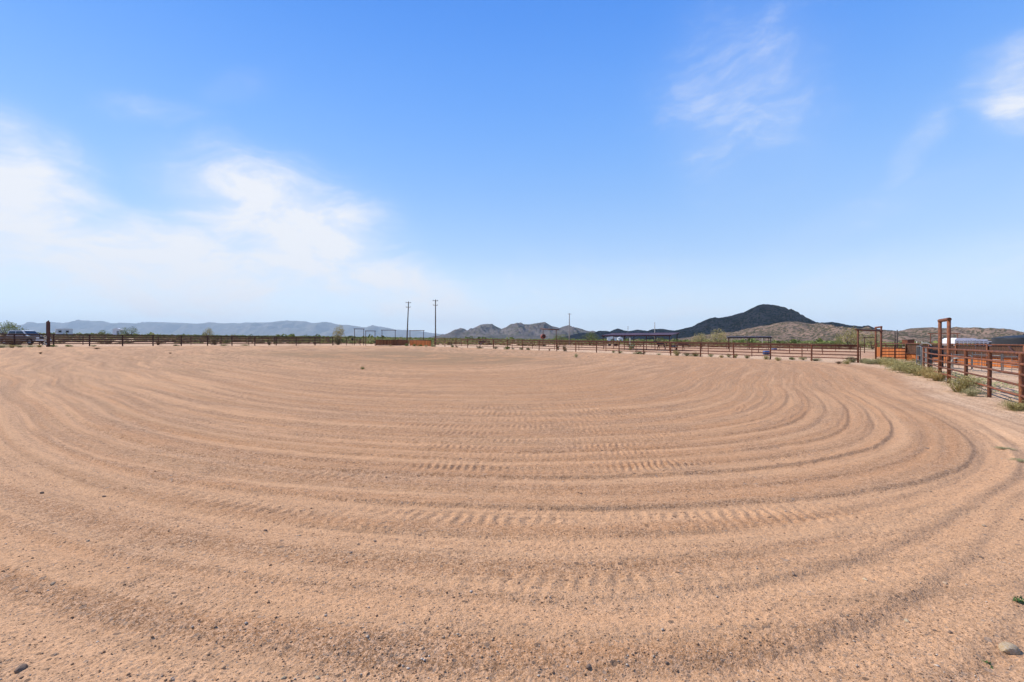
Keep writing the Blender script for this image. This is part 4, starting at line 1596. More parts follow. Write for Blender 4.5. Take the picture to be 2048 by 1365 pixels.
def mobile_home():
    p = at(128, 205)
    root = thing('mobile_home', 'small pale trailer home with a flat roof, far beyond the left fence', 'mobile home', p, R(48))
    h0, h1 = .6, 3.25
    mb = MB()
    mb.box((0, 0, (h0 + h1) / 2), (5.2, 3.2, h1 - h0))
    mb.obj('wall', M['white'], root)
    mb = MB()
    mb.prism([(-2.75, h1), (2.75, h1), (2.75, h1 + .1), (0, h1 + .32), (-2.75, h1 + .1)], -1.75, 1.75)
    mb.obj('roof', M['silver'], root)
    mb = MB()
    mb.box((0, 0, .3), (5.0, 3.0, .6))
    mb.obj('skirt', M['rust_dark'], root)
    for x in (-1.4, .9):
        f = MB()
        f.box((x, -1.61, 2.2), (1.0, .06, .9))
        fo = f.obj('window', M['metal_grey'], root)
        g = MB()
        g.box((x, -1.645, 2.2), (.86, .02, .76))
        g.obj('pane', M['glass'], fo)
    f = MB()
    f.box((-2.62, .35, 1.7), (.06, .85, 1.95))
    f.obj('door', M['metal_grey'], root)
    f = MB()
    f.box((-2.62, -.9, 2.2), (.06, .8, .7))
    fo = f.obj('window', M['metal_grey'], root)
    g = MB()
    g.box((-2.655, -.9, 2.2), (.02, .66, .56))
    g.obj('pane', M['glass'], fo)


mobile_home()


def far_shed(px, d, w, h, label, rz=0):
    p = at(px, d)
    root = thing('shed', label, 'shed', p, rz)
    mb = MB()
    mb.box((0, 0, h * .4), (w, w * .6, h * .8))
    mb.obj('wall', M['white'], root)
    mb = MB()
    mb.prism([(-w / 2 - .2, h * .78), (w / 2 + .2, h * .78), (w / 2 + .2, h * .83), (0, h), (-w / 2 - .2, h * .83)], -w * .34, w * .34)
    mb.obj('roof', M['white'], root)
    mb = MB()
    mb.box((w * .1, -w * .305, h * .34), (w * .25, .06, h * .6))
    mb.obj('door', M['metal_grey'], root)


far_shed(236, 310, 4.6, 5.2, 'tiny white-roofed shed beside the round green tree far on the left', R(15))
far_shed(1224, 260, 5.0, 3.4, 'left of two white buildings seen under the left end of the maroon roof', R(-8))
far_shed(1240, 265, 2.6, 3.2, 'right and smaller of two white buildings seen under the maroon roof', R(10))


# ------------------------------------------------------------------ right side: trailer, camper, tank, container
def stock_trailer():
    d = 75.0
    a = at(1910, d)
    b = at(1975, d)
    L = b.x - a.x
    root = thing('stock_trailer', 'long white stock trailer with rows of side slots behind the right fence', 'trailer', a, 0)
    wd = 2.2
    z0, z1 = .55, z_at(680.5, d) - a.z
    # side wall built in bands so that the slots are open
    bands = [z0, z0 + (z1 - z0) * .44, z0 + (z1 - z0) * .55, z0 + (z1 - z0) * .67, z0 + (z1 - z0) * .76, z0 + (z1 - z0) * .86, z0 + (z1 - z0) * .91, z1]
    for y in (0, wd):
        for k in range(0, 8, 2):
            mb = MB()
            mb.box((L / 2, y, (bands[k] + bands[k + 1]) / 2), (L, .05, bands[k + 1] - bands[k]))
            mb.obj('side_panel', M['silver'] if k else M['white'], root)
        for i in range(9):
            mb = MB()
            mb.box((L * i / 8, y - .035, (z0 + z1) / 2), (.09, .04, z1 - z0))
            mb.obj('side_post', M['silver'], root)
    mb = MB()
    mb.prism([(0, z1 + .003), (0, z1 + .1), (.3, z1 + .3), (L * .55, z1 + .3), (L * .72, z1 + .12), (L, z1 + .1), (L, z1 + .003)], 0, wd)
    mb.obj('roof', M['white'], root)
    for x in (0, L):
        mb = MB()
        mb.box((x, wd / 2, (z0 + z1) / 2), (.05, wd - .06, z1 - z0 - .01))
        mb.obj('end_wall', M['white'], root)
    mb = MB()
    mb.box((L / 2, wd / 2, z0 - .06), (L - .06, wd - .1, .1))
    mb.obj('floor', M['dark'], root)
    for x in (L * .62, L * .76):
        for y in (.02, wd - .02):
            wheel(root, x, y, .36, .22, M['silver'])
    mb = MB()
    mb.tube([(-.0, wd / 2, z0 - .05), (-1.2, wd / 2, z0 - .08), (-1.5, wd / 2, .5), (-1.5, wd / 2, .0)], .05, 6)
    mb.obj('tongue', M['dark'], root)
    f = MB()
    f.box((-.03, .5, z0 + (z1 - z0) * .55), (.04, .5, .5))
    f.obj('window', M['glass'], root)
    # living-quarters part standing at its right end
    c = at(1990, d + .4)
    root2 = thing('white_camper', 'plain white camper box with one dark window between the trailer and the black tank', 'camper', (c.x, c.y, c.z), 0)
    w2 = (2006 - 1977) / F_PX * d
    z1b = z_at(681.8, d) - c.z
    mb = MB()
    mb.box((0, 1.0, (z0 + z1b) / 2), (w2, 2.0, z1b - z0))
    o = mb.obj('body', M['white'], root2)
    bv = o.modifiers.new('round', 'BEVEL')
    bv.width = .06
    bv.segments = 2
    mb = MB()
    mb.box((0, .95, z1b + .035), (w2 + .15, 2.2, .065))
    mb.obj('roof', M['dark'], root2)
    f = MB()
    f.box((-w2 * .30, -.02, z1b - .42), (.66, .04, .36))
    f.obj('window', M['glass'], root2)
    f = MB()
    f.box((w2 * .05, -.02, (z0 + z1b) / 2), (.03, .03, z1b - z0 - .3))
    f.obj('seam', M['metal_grey'], root2)
    for x in (-.5, .4):
        wheel(root2, x, .1, .34, .2, M['silver'])
        wheel(root2, x, 1.9, .34, .2, M['silver'])


stock_trailer()


def water_tank():
    d = 60.0
    c = at(2056, d)
    root = thing('water_tank', 'large black plastic water tank at the right edge', 'water tank', c)
    r = 3.2
    hs = z_at(677.2, d) - c.z
    hd = z_at(670.3, d) - c.z
    mb = MB()
    prof = [(0, 0), (r, 0)]
    for k in range(8):
        z = hs * k / 7
        prof += [(r, z + .02), (r + .035, z + hs / 14)] if k < 7 else [(r, hs)]
    mb.lathe(prof, 56)
    mb.obj('shell', M['tank'], root, True)
    mb = MB()
    mb.lathe([(r + .04, hs + .004), (r + .02, hs + .05), (r * .72, hs + (hd - hs) * .55), (r * .4, hs + (hd - hs) * .85), (.5, hd - .02), (0, hd)], 56)
    lid = mb.obj('dome', M['tank'], root, True)
    mb = MB()
    mb.lathe([(.45, hd - .03), (.48, hd + .1), (.4, hd + .14), (0, hd + .15)], 24)
    mb.obj('hatch', M['tank'], lid, True)


water_tank()


def rusty_box():
    d = 88
    p = at(1816.5, d)
    root = thing('feed_bin', 'rusty brown bin with pale legs, standing beyond the orange boards', 'bin', p, R(12))
    z0, z1 = z_at(686.9, d) - p.z, z_at(680.2, d) - p.z
    mb = MB()
    mb.box((0, 0, (z0 + z1) / 2), (1.55, 1.1, z1 - z0))
    o = mb.obj('box', M['rust_far'], root)
    bv = o.modifiers.new('round', 'BEVEL')
    bv.width = .05
    mb = MB()
    mb.box((0, 0, z1 + .03), (1.62, 1.16, .05))
    mb.obj('lid', M['rust_dark'], root)
    for x in (-.72, .72):
        for y in (-.45, .45):
            mb = MB()
            mb.tube([(x, y, -.05), (x, y, z0)], .04, 6)
            mb.obj('leg', M['pole_pale'], root)


rusty_box()
for i, (px, lab) in enumerate(((1833.5, 'left of two short cream posts just above the sheet-steel wall'), (1844, 'right of two short cream posts just above the sheet-steel wall'),
                               (1464, 'cream post under the left end of the dark-roofed shelter'), (1524.5, 'cream post under the right part of the dark-roofed shelter'),
                               (1260, 'thin cream stake standing above the prickly pear'))):
    d = (82, 82, 108, 106, 79)[i]
    p = at(px, d)
    mb = MB()
    h = z_at((683, 683, 676, 676.5, 676)[i], d) - p.z
    mb.tube([(0, 0, -.1), (0, 0, h - .02), (0, 0, h)], [.055, .055, .03], 8)
    o = tag(mb.obj('marker_post', M['rope'], None, True), lab, 'post', 'cream marker posts')
    o.location = p


# ------------------------------------------------------------------ horses
def horse(label, loc, rz, mat, pose, scale=1.0):
    """one continuous skinned body; mane and tail are its children"""
    V, E, RA = [], [], []

    def n(p, r, par=None):
        V.append(p)
        RA.append(r)
        if par is not None:
            E.append((par, len(V) - 1))
        return len(V) - 1
    hip = n((-.52, 0, 1.16), .27)
    bar = n((-.10, 0, 1.12), .295, hip)
    che = n((.36, 0, 1.15), .265, bar)
    nk0 = n((.60, 0, 1.24 if pose != 'low' else 1.18), .19, che)
    if pose == 'low':
        nk1 = n((.92, 0, 1.12), .135, nk0)
        pol = n((1.20, 0, .98), .105, nk1)
        hd = n((1.42, 0, .84), .098, pol)
        mz = n((1.62, 0, .68), .062, hd)
    else:
        nk1 = n((.80, 0, 1.42), .14, nk0)
        pol = n((.98, 0, 1.56), .105, nk1)
        hd = n((1.20, 0, 1.46), .098, pol)
        mz = n((1.46, 0, 1.33), .062, hd)
    for s in (-1, 1):
        e = n((V[pol][0] - .02, s * .07, V[pol][2] + .15), .022, pol)
        st = .10 * s
        h0 = n((-.56, s * .15, 1.0), .165, hip)
        h1 = n((-.46 + st * .5, s * .15, .78), .11, h0)
        h2 = n((-.70 + st, s * .14, .50), .058, h1)
        h3 = n((-.66 + st, s * .14, .16), .042, h2)
        n((-.62 + st, s * .14, .03), .055, h3)
        f0 = n((.40, s * .15, .92), .125, che)
        f1 = n((.40 - st * .4, s * .14, .72), .08, f0)
        f2 = n((.42 - st, s * .13, .44), .052, f1)
        f3 = n((.41 - st, s * .13, .15), .04, f2)
        n((.45 - st, s * .13, .03), .055, f3)
    me = bpy.data.meshes.new('horse')
    me.from_pydata(V, E, [])
    o = bpy.data.objects.new('horse', me)
    COL.objects.link(o)
    o.modifiers.new('skin', 'SKIN').use_smooth_shade = True
    sv = me.skin_vertices[0].data
    for i, r in enumerate(RA):
        sv[i].radius = (r * (0.8 if i in (hip, bar, che) else 1), r)
        sv[i].use_root = i == hip
    sb = o.modifiers.new('sub', 'SUBSURF')
    sb.levels = sb.render_levels = 2
    dg = bpy.context.evaluated_depsgraph_get()
    baked = bpy.data.meshes.new_from_object(o.evaluated_get(dg))
    baked.name = 'horse'
    o.modifiers.clear()
    o.data = baked
    baked.materials.clear()
    baked.materials.append(mat)
    o.location = loc
    o.rotation_euler = (0, 0, rz)
    o.scale = (scale,) * 3
    tag(o, label, 'horse')
    mb = MB()
    mb.tube([(-.74, 0, 1.28), (-.90, 0, 1.12), (-.96, 0, .8), (-.93, 0, .48)], [.05, .075, .075, .02], 8)
    mb.obj('tail', M['hair'], o, True)
    mb = MB()
    a, b_ = Vector(V[nk0]), Vector(V[pol])
    up = Vector((-(b_ - a).z, 0, (b_ - a).x)).normalized()
    if up.z < 0:
        up = -up
    mb.tube([a + up * .17, (a + b_) / 2 + up * .14, b_ + up * .1], [.04, .05, .035], 6)
    mb.obj('mane', M['hair'], o, True)
    return o


horse('black horse standing under the maroon-roofed shelter', at(1322, 79.5), R(176), M['horse_black'], 'high', 1.0)
horse('bay horse with lowered head at the right end of the maroon-roofed shelter', at(1361, 77.0), R(-4), M['horse_bay'], 'low', 1.0)


# ------------------------------------------------------------------ yard clutter
def barrel(label, px, d, r, h, mat, name='barrel', lying=False, rz=0, lift=0.0, cat='barrel'):
    p = at(px, d)
    root = thing(name, label, cat, p + Vector((0, 0, lift)), rz)
    prof = [(0, 0), (r * .94, 0), (r, .03), (r, h * .32), (r * 1.04, h * .345), (r, h * .37), (r, h * .64), (r * 1.04, h * .665), (r, h * .69), (r, h - .03), (r * .94, h), (r * .9, h - .02), (0, h - .03)]
    mb = MB()
    if lying:
        mb.lathe([(a, b - h / 2) for a, b in prof], 20, (0, 0, r), 'X')
    else:
        mb.lathe(prof, 20)
    mb.obj('shell', mat, root, True)
    mb = MB()
    if lying:
        mb.lathe([(0, h / 2 - .015), (.05, h / 2 - .01), (.05, h / 2 + .02), (0, h / 2 + .022)], 10, (0, 0, r * 1.5), 'X')
    else:
        mb.lathe([(.0, h + .02), (.05, h + .02), (.05, h - .02)], 10, (r * .5, 0, 0))
    mb.obj('bung', M['metal_grey'], root, True)


barrel('blue plastic barrel lying in the pen below the dark-roofed shelter', 1532.5, 62, .26, .72, M['blue'], lying=True, rz=R(5))
barrel('pale blue tub far right of the dark-roofed shelter in the red pen', 1548.5, 96, .5, .35, M['blue'], 'water_tub', cat='tub')
barrel('dark round feed tub hung low beyond the fence, left one of two', 1219, 88, .26, .4, M['dark'], 'feed_tub', lift=.5, cat='tub')
barrel('dark round feed tub on a leg beyond the fence, right one of two', 1231, 86, .33, .5, M['blue_dark'], 'feed_tub', lift=.55, cat='tub')
for px, d in ((1219, 88), (1231, 86)):
    pass


def trough():
    p = at(1346.5, 80)
    root = thing('water_trough', 'small pale galvanised trough between the black and the bay horse', 'trough', p, R(10))
    mb = MB()
    mb.prism([(-.32, .5), (.32, .5), (.38, .95), (-.38, .95)], -.25, .25)
    mb.obj('basin', M['galv'], root)
    for x in (-.28, .28):
        for y in (-.2, .2):
            mb = MB()
            mb.tube([(x, y, -.03), (x, y, .5)], .03, 6)
            mb.obj('leg', M['dark'], root)


trough()


def buggy():
    d = 118
    p = at(968, d)
    root = thing('utility_buggy', 'dark open utility buggy parked far behind the middle of the back fence', 'buggy', p, R(12))
    mb = MB()
    mb.prism([(-1.35, .5), (1.3, .5), (1.35, .8), (.75, 1.0), (.2, .95), (.1, .75), (-.35, .75), (-.4, 1.05), (-1.35, 1.0)], -.7, .7)
    mb.obj('body', M['blue_dark'], root)
    for (x, y) in ((.55, -.62), (.55, .62), (-.42, -.62), (-.42, .62)):
        mb = MB()
        mb.tube([(x, y, .95), (x * .7 - .02, y * .9, 1.75)], .04, 6)
        mb.obj('roll_bar', M['dark'], root)
    mb = MB()
    mb.box((.03, 0, 1.78), (1.0, 1.24, .06))
    mb.obj('roof', M['blue_dark'], root)
    mb = MB()
    mb.box((-.12, 0, .98), (.14, 1.1, .5))
    mb.obj('seat', M['dark'], root)
    for x in (.9, -.9):
        for y in (-.66, .66):
            wheel(root, x, y, .33, .26, M['metal_grey'])


buggy()


def gate_sign():
    p = at(705, 90.6)
    root = thing('sign_board', 'small square black sign on a thin post beside the leftmost gate frame', 'sign', p)
    z = z_at(679, 90.6) - p.z
    mb = MB()
    mb.box((0, -.04, z), (.44, .04, .40))
    mb.obj('board', M['dark'], root)
    mb = MB()
    mb.tube([(0, 0, -.03), (0, 0, z - .1)], .03, 6)
    mb.obj('post', M['rust_dark'], root)


gate_sign()


def prickly_pear():
    p = at(1261, 78)
    root = thing('prickly_pear', 'prickly pear cactus with pale tips growing behind the right back fence', 'cactus', p)
    rg = random.Random(4)
    me = None
    mb = MB()
    mb.lathe([(0, 0), (.25, .05), (.45, .25), (.5, .5), (.42, .78), (.2, .96), (0, 1.0)], 12)
    me = mb.mesh('pad', True)
    for v in me.vertices:
        v.co.y *= .18
    me.materials.append(M['cactus'])
    for i in range(34):
        a = rg.uniform(0, 6.28)
        lv = rg.choice((0, 0, 1, 1, 2, 2))
        rr = .12 + lv * .17 + rg.uniform(0, .15)
        o = bpy.data.objects.new('pad', me)
        COL.objects.link(o)
        o.parent = root
        o.location = (math.cos(a) * rr, math.sin(a) * rr, .02 + lv * .3 + rg.uniform(-.02, .08))
        s = rg.uniform(.32, .46)
        o.scale = (s, s, s * 1.1)
        o.rotation_euler = (rg.uniform(-.4, .4), rg.uniform(-.5, .5), rg.uniform(0, 3.14))


prickly_pear()

# ------------------------------------------------------------------ trees one can tell apart
tree('desert_tree', 14, 92, 6.0, 3.3, 'bushy green tree behind the pickup at the left edge', 'green', 0)
tree('desert_tree', 258, 172, 6.8, 3.7, 'round bright green tree far beyond the left fence, right of the white-roofed shed', 'green', 1, .15)
tree('desert_tree', 210, 185, 4.5, 2.6, 'low spreading green tree left of the white-roofed shed', 'green', 2, .15)
tree('desert_tree', 416, 140, 3.2, 3.4, 'thin wispy tree breaking the skyline of the left scrub', 'olive', 0, .3)
tree('desert_tree', 678, 104, 3.4, 3.4, 'grey olive tree behind the fence, left of the black sign', 'olive', 1, .3)
tree('desert_tree', 1180, 135, 6.4, 3.2, 'bright green tree in the scrub right of the pale pole', 'green', 0, .15)
tree('desert_tree', 1120, 128, 5.0, 2.8, 'green tree in the scrub just left of the pale pole', 'green', 1, .15)
tree('desert_tree', 1435, 140, 7.5, 4.4, 'broad olive tree between the maroon and the dark-roofed shelters', 'olive', 2, .2)
tree('desert_tree', 1398, 145, 6.0, 3.6, 'rounded olive tree just right of the maroon-roofed shelter', 'olive', 0, .2)
tree('desert_tree', 1700, 120, 7.5, 4.4, 'tall olive tree standing behind the wide corner gate frame', 'olive', 1, .2)
tree('desert_tree', 1745, 126, 6.0, 4.0, 'olive tree seen between the posts of the corner gate frame', 'olive', 2, .2)
tree('desert_tree', 1678, 112, 1.9, 2.9, 'small very dark tree left of the corner gate frame', 'green', 3, .2)

# ------------------------------------------------------------------ shrubs and weeds along the fences
G = 'shrubs growing along the fences'
shrub('shrub', 'tumbleweed', 1920.5, 17.0, 1.5, .78, 'big twiggy grey-green bush at the foot of the near right fence', G)
shrub('shrub', 'sage', 1944, 15.8, .75, .40, 'small pale bush touching the right side of the big twiggy bush', G)
shrub('shrub', 'tumbleweed', 2030, 12.55, .85, .36, 'low grey-green bush at the last fence post by the right edge', G, 1)
shrub('shrub', 'straw', 1877, 22.0, 1.5, .62, 'straw-yellow clump under the tall pair of near posts', G)
shrub('shrub', 'straw', 1857, 23.9, 1.4, .78, 'straw-yellow clump left of the tall pair of near posts', G, 1)
shrub('shrub', 'tumbleweed', 1838, 25.5, 1.9, .85, 'olive bush at the foot of the narrow grey gate', G, 1)
shrub('shrub', 'tumbleweed', 1820, 27.5, 2.2, .8, 'grey-green bush left of the narrow grey gate, in front of it', G)
shrub('shrub', 'tumbleweed', 1806, 31.0, 2.6, .95, 'large olive bush below the post where the sheet steel starts', G, 2)
shrub('shrub', 'sage', 1796, 30.0, 1.6, .5, 'pale low bush on the sandy edge before the large olive bush', G, 1)
shrub('shrub', 'tumbleweed', 1787, 35.0, 2.2, .8, 'olive bush in front of the wood-backed pipe panel', G)
shrub('shrub', 'tumbleweed', 1775, 37.5, 2.0, .8, 'grey-green bush before the right post of the tall narrow pair', G, 1)
shrub('shrub', 'tumbleweed', 1759, 38.5, 2.0, .75, 'olive bush before the left post of the tall narrow pair', G, 1)
shrub('shrub', 'sage', 1741, 38.5, 1.5, .55, 'pale bush midway across the wide corner gate opening', G)
shrub('shrub', 'tumbleweed', 1725, 41.0, 1.3, .5, 'dark grey-green bush just right of the wide gate frame post', G)
shrub('shrub', 'sage', 1704, 41.5, 1.5, .7, 'grey-green bush just left of the wide gate frame post', G, 1)
shrub('shrub', 'tumbleweed', 1694, 38.0, .85, .5, 'small dark bush out in the sand left of the wide gate frame', G, 1)
shrub('shrub', 'brown', 1678, 38.5, .8, .32, 'small brown bush out in the sand, leftmost before the wide gate frame', G)
B = 'small shrubs along the right back fence'
for i, (px, d, w, h, kind, lab) in enumerate((
        (1631, 43.8, 1.2, .32, 'sage', 'flat pale bush between the last two fence posts before the corner'),
        (1606, 45.5, .9, .42, 'sage', 'sage bush just right of the thick post below the foothill crest'),
        (1584, 46.0, .7, .3, 'green', 'tiny green bush left of the sage bush by the thick post'),
        (1556, 43.0, .75, .38, 'tumbleweed', 'round dark bush out in the sand right of the blue barrel'),
        (1532, 46.0, .8, .45, 'tumbleweed', 'bush under the fence directly below the blue barrel'),
        (1494, 48.0, .7, .40, 'tumbleweed', 'round bush alone below the right half of the dark-roofed shelter'),
        (1470.5, 49.5, .75, .48, 'tumbleweed', 'round olive bush below the middle of the dark-roofed shelter'),
        (1457.5, 50.5, .7, .48, 'sage', 'round pale bush below the left end of the dark-roofed shelter'),
        (1443, 49.5, .9, .3, 'straw', 'low straw-coloured bush left of the two round ones below the dark shelter'),
        (1422, 51.5, .75, .42, 'sage', 'small pale bush under the fence, below the broad olive tree'),
        (1391, 52.5, 1.7, .55, 'tumbleweed', 'wide olive bush at the thick post right of the bay horse'),
        (1374, 53.3, 1.2, .5, 'sage', 'pale bush just below the bay horse head'),
        (1354, 53.5, 1.3, .75, 'tumbleweed', 'tall olive bush below the bay horse hindquarters'),
        (1318, 56.0, .8, .22, 'sage', 'tiny flat bush below the black horse'),
        (1276, 58.0, 1.4, .40, 'green', 'flat green bush below the prickly pear'),
        (1288, 58.0, .7, .35, 'dark', 'dark bush touching a fence post right of the flat green one'),
        (1240, 60.5, 1.0, .38, 'sage', 'pale bush at a fence post below the left part of the maroon roof'),
        (1227, 62.5, .6, .35, 'green', 'small round green bush below the right feed tub'),
        (1129, 67.5, 1.05, .85, 'dark', 'largest dark bush at the middle of the right back fence'),
        (1099, 69.5, .5, .35, 'brown', 'small brown tumbleweed left of the largest dark bush'),
        (1114, 74.0, .75, 1.1, 'dark', 'dark upright bush behind the fence under the two-post frame'),
        (1056, 72.0, .8, .4, 'green', 'green bush left of the two-post frame along the fence'),
        (1043, 74.0, .8, .4, 'green', 'green bush second from the left in the row before the buggy'),
        (1014, 74.5, 1.1, .55, 'green', 'largest green bush of the row right of the buggy'),
        (1026, 74.5, .7, .3, 'sage', 'low pale bush between two green ones right of the buggy'),
        (991, 77.0, 1.0, .38, 'dark', 'dark low bush directly right of the buggy'),
        (960, 78.5, 1.6, .35, 'dark', 'long dark low bush under the buggy'),
        (914, 83.0, .8, .32, 'brown', 'brown low bush midway between the right pole and the buggy'),
        (904.5, 84.0, .7, .5, 'green', 'green bush nearest the right utility pole'))):
    shrub('shrub', kind, px, d, w, h, lab, B, i % 3)
L_ = 'small shrubs along the left back fence'
for i, (px, d, w, h, kind, lab) in enumerate((
        (866, 86.5, 1.2, .42, 'green', 'green bush right of the orange board wall'),
        (852, 87.5, .9, .4, 'sage', 'pale bush at the right end of the orange board wall'),
        (840, 88.5, 1.0, .42, 'green', 'green bush in front of the middle of the orange board wall'),
        (829, 89.5, .9, .5, 'green', 'green bush in front of the left end of the orange board wall'),
        (813, 90.0, .9, .6, 'green', 'green bush at the foot of the leaning pole'),
        (781, 88.0, .9, .25, 'straw', 'low straw bush before the brown board wall'),
        (630, 93.0, .9, .7, 'brown', 'brown bush behind the fence, left of the grey olive tree'),
        (676, 95.0, 2.4, 1.6, 'dark', 'dark brush behind the fence at the foot of the grey olive tree'),
        (539, 84.0, .9, .85, 'dark', 'dark round bush behind the middle of the left fence'),
        (430, 80.0, 1.5, 1.3, 'dark', 'tall dark twiggy bush behind the left fence, left of the round one'),
        (316, 74.0, 1.2, .8, 'brown', 'brown dry bush behind the left fence, below the far ridge saddle'),
        (26, 58.5, 2.6, 1.25, 'brown', 'big dry brown bush in front of the pickup'),
        (4, 52.0, 1.6, .45, 'sage', 'pale low bush at the left edge of the picture'),
        (24, 52.5, 1.2, .4, 'straw', 'straw clump along the left fence, second from the edge'),
        (40, 54.0, 1.3, .35, 'sage', 'pale clump under the left fence before the pickup door'),
        (62, 55.0, 1.2, .3, 'sage', 'flat pale clump below the pickup wheel'),
        (79, 56.0, 1.0, .32, 'straw', 'straw clump just left of the rusty plate'),
        (106, 57.5, 1.0, .3, 'green', 'small green clump just right of the rusty plate'),
        (137, 59.0, 1.0, .26, 'green', 'flat green clump below the trailer home'),
        (187, 61.5, .9, .24, 'sage', 'flat pale clump under the left fence below the low spreading tree'),
        (352, 70.0, .9, .25, 'green', 'flat green clump under the left fence, third bay before the wispy tree'),
        (448, 76.0, 1.6, .2, 'green', 'long flat green clump under the middle of the left fence'),
        (490, 78.5, 1.6, .2, 'green', 'long flat green clump left of the dark round bush'))):
    shrub('shrub', kind, px, d, w, h, lab, L_, i % 3)
A_ = 'weeds growing out in the arena'
shrub('weed', 'sage', 1152.5, 45.0, .55, .42, 'grey-green weed alone in the arena, farthest right', A_, 0, 'weed')
shrub('weed', 'green', 725, 25.0, .27, .16, 'small green weed alone in the left middle of the arena', A_, 0, 'weed')
shrub('weed', 'brown', 340.5, 42.0, .36, .15, 'small brown weed on the far left of the arena', A_, 1, 'weed')
shrub('weed', 'brown', 81, 38.0, .42, .2, 'brown tumbleweed below the rusty plate', A_, 2, 'weed')
shrub('weed', 'brown', 194, 51.0, 1.0, .22, 'flat brown weed near the left fence, below the low spreading tree', A_, 0, 'weed')
shrub('weed', 'weed', 2029, 3.19, .12, .075, 'small bright green seedling near the right edge of the picture', A_, 0, 'weed')
shrub('weed', 'weed', 1976, 2.58, .07, .05, 'tiny green seedling left of the big pale stone', A_, 1, 'weed')
shrub('weed', 'sage', 2010, 7.9, .28, .04, 'flat grey-green creeper on the sandy edge by the right side', A_, 2, 'weed')
shrub('weed', 'sage', 2036, 7.1, .25, .04, 'smaller flat creeper nearer the right edge', A_, 2, 'weed')


# green stubble that grows between posts and rails of the near fence
def ground_cover():
    rg = np.random.default_rng(12)
    qs = []
    n = 1500
    t = rg.uniform(0, 1, n)
    x = 13.9 + t * 10 + rg.uniform(.3, 2.2, n)
    y = 12.2 + t * 16.0 + rg.normal(0, .5, n)
    keep = pnoise(x / 1.2, y / 1.2, 14) > -.05
    x, y = x[keep], y[keep]
    z = base_z(x, y) + relief(x, y)[0]
    tuft = leaf_cloud(9, 0.3, 71, 1, .8, .5, 4, .3, .4)
    for i in range(len(x)):
        s = rg.uniform(.05, .16)
        qs.append(tuft * np.array([s, s, s * .7]) + np.array([x[i], y[i], z[i]]))
    me = raw_quads('ground_cover', np.concatenate(qs))
    o = link('ground_cover', me, M['leaf_sage'])
    o['kind'] = 'stuff'


ground_cover()


# ------------------------------------------------------------------ stones
def rock_mesh(seed, sub=3, flat=0.6):
    bm = bmesh.new()
    bmesh.ops.create_icosphere(bm, subdivisions=sub, radius=1)
    rg = np.random.default_rng(seed)
    co = np.array([v.co[:] for v in bm.verts])
    for k in range(7):      # chip facets off
        d = rg.normal(size=3)
        d /= np.linalg.norm(d)
        h = rg.uniform(.55, .85)
        m = co @ d
        co = co - np.outer(np.maximum(m - h, 0), d) * .9
    co *= (1 + 0.16 * fbm(co[:, 0] * 1.7 + co[:, 2], co[:, 1] * 1.7 + 3, 3, seed))[:, None]
    for v, c in zip(bm.verts, co):
        v.co = Vector((c[0], c[1] * .78, c[2] * flat))
    me = bpy.data.meshes.new('stone')
    bm.to_mesh(me)
    bm.free()
    smooth_by_angle(me, 32)
    return me


ROCKS = [rock_mesh(s) for s in (1, 2, 3, 4)]
# picture position (px, py), half width in px, tone, label
STONES = [
    (2018, 1302, 21, 'stone_pale', 'largest stone, pale ochre, in the bottom right corner'),
    (44, 1338, 17, 'stone_dark', 'dark flat stone in the bottom left corner'),
    (175, 1083, 7, 'stone_tan', 'small tan stone on the left, second above the bottom left corner'),
    (106, 1169, 8, 'stone_tan', 'elongated tan stone on the left between the tan one and the corner'),
    (531, 1062, 6, 'stone_dark', 'dark pebble left of centre, upper one of the pair'),
    (599, 1072, 5, 'stone_tan', 'tan pebble just right of the dark pebble left of centre'),
    (567, 1357, 8, 'stone_pale', 'pale stone at the bottom edge, left one of a pair'),
    (635, 1357, 8, 'stone_pale', 'pale stone at the bottom edge, right one of a pair'),
    (750, 1084, 6, 'stone_dark', 'dark clod on a ridge left of the centre line'),
    (702, 1106, 6, 'stone_dark', 'dark clod just below and left of the ridge clod'),
    (1177, 1334, 10, 'stone_dark', 'dark brown stone near the bottom edge right of centre'),
    (1333, 1326, 7, 'stone_dark', 'dark clod near the bottom edge, farther right of centre'),
    (1813, 1243, 8, 'stone_pale', 'pale stone in the lower right, beside the outer wheel track'),
    (1890, 1168, 8, 'stone_tan', 'reddish tan stone on the outer berm at the lower right'),
    (1730, 1160, 7, 'stone_pale', 'pale stone left of the reddish one at the lower right'),
    (1968, 1053, 7, 'stone_tan', 'tan stone on the outer track at the right'),
    (1587, 1149, 6, 'stone_dark', 'small dark stone on the step of the outer berm'),
    (1515, 1240, 6, 'stone_dark', 'dark stone on the sand between two outer berms'),
    (1854, 898, 6, 'stone_dark', 'dark clod on the berm in the right middle'),
    (1861, 984, 5, 'stone_tan', 'reddish clod below the dark one in the right middle'),
    (208, 994, 5, 'stone_dark', 'small dark stone on the left, above the tan ones'),
    (83, 987, 6, 'stone_dark', 'flat dark stone near the left edge'),
    (1962, 1115, 6, 'stone_dark', 'dark clod among hoof marks at the right'),
    (1870, 1262, 6, 'stone_dark', 'left clod of a dark row in the lower right'),
    (1900, 1266, 7, 'stone_dark', 'right clod of a dark row in the lower right'),
    (2043, 1040, 6, 'stone_dark', 'dark stone cut by the right edge of the picture'),
    (772, 955, 4, 'stone_dark', 'tiny dark pebble left of the tyre marks'),
    (1695, 1232, 5, 'stone_tan', 'tan pebble on the crest of the outermost berm'),
]
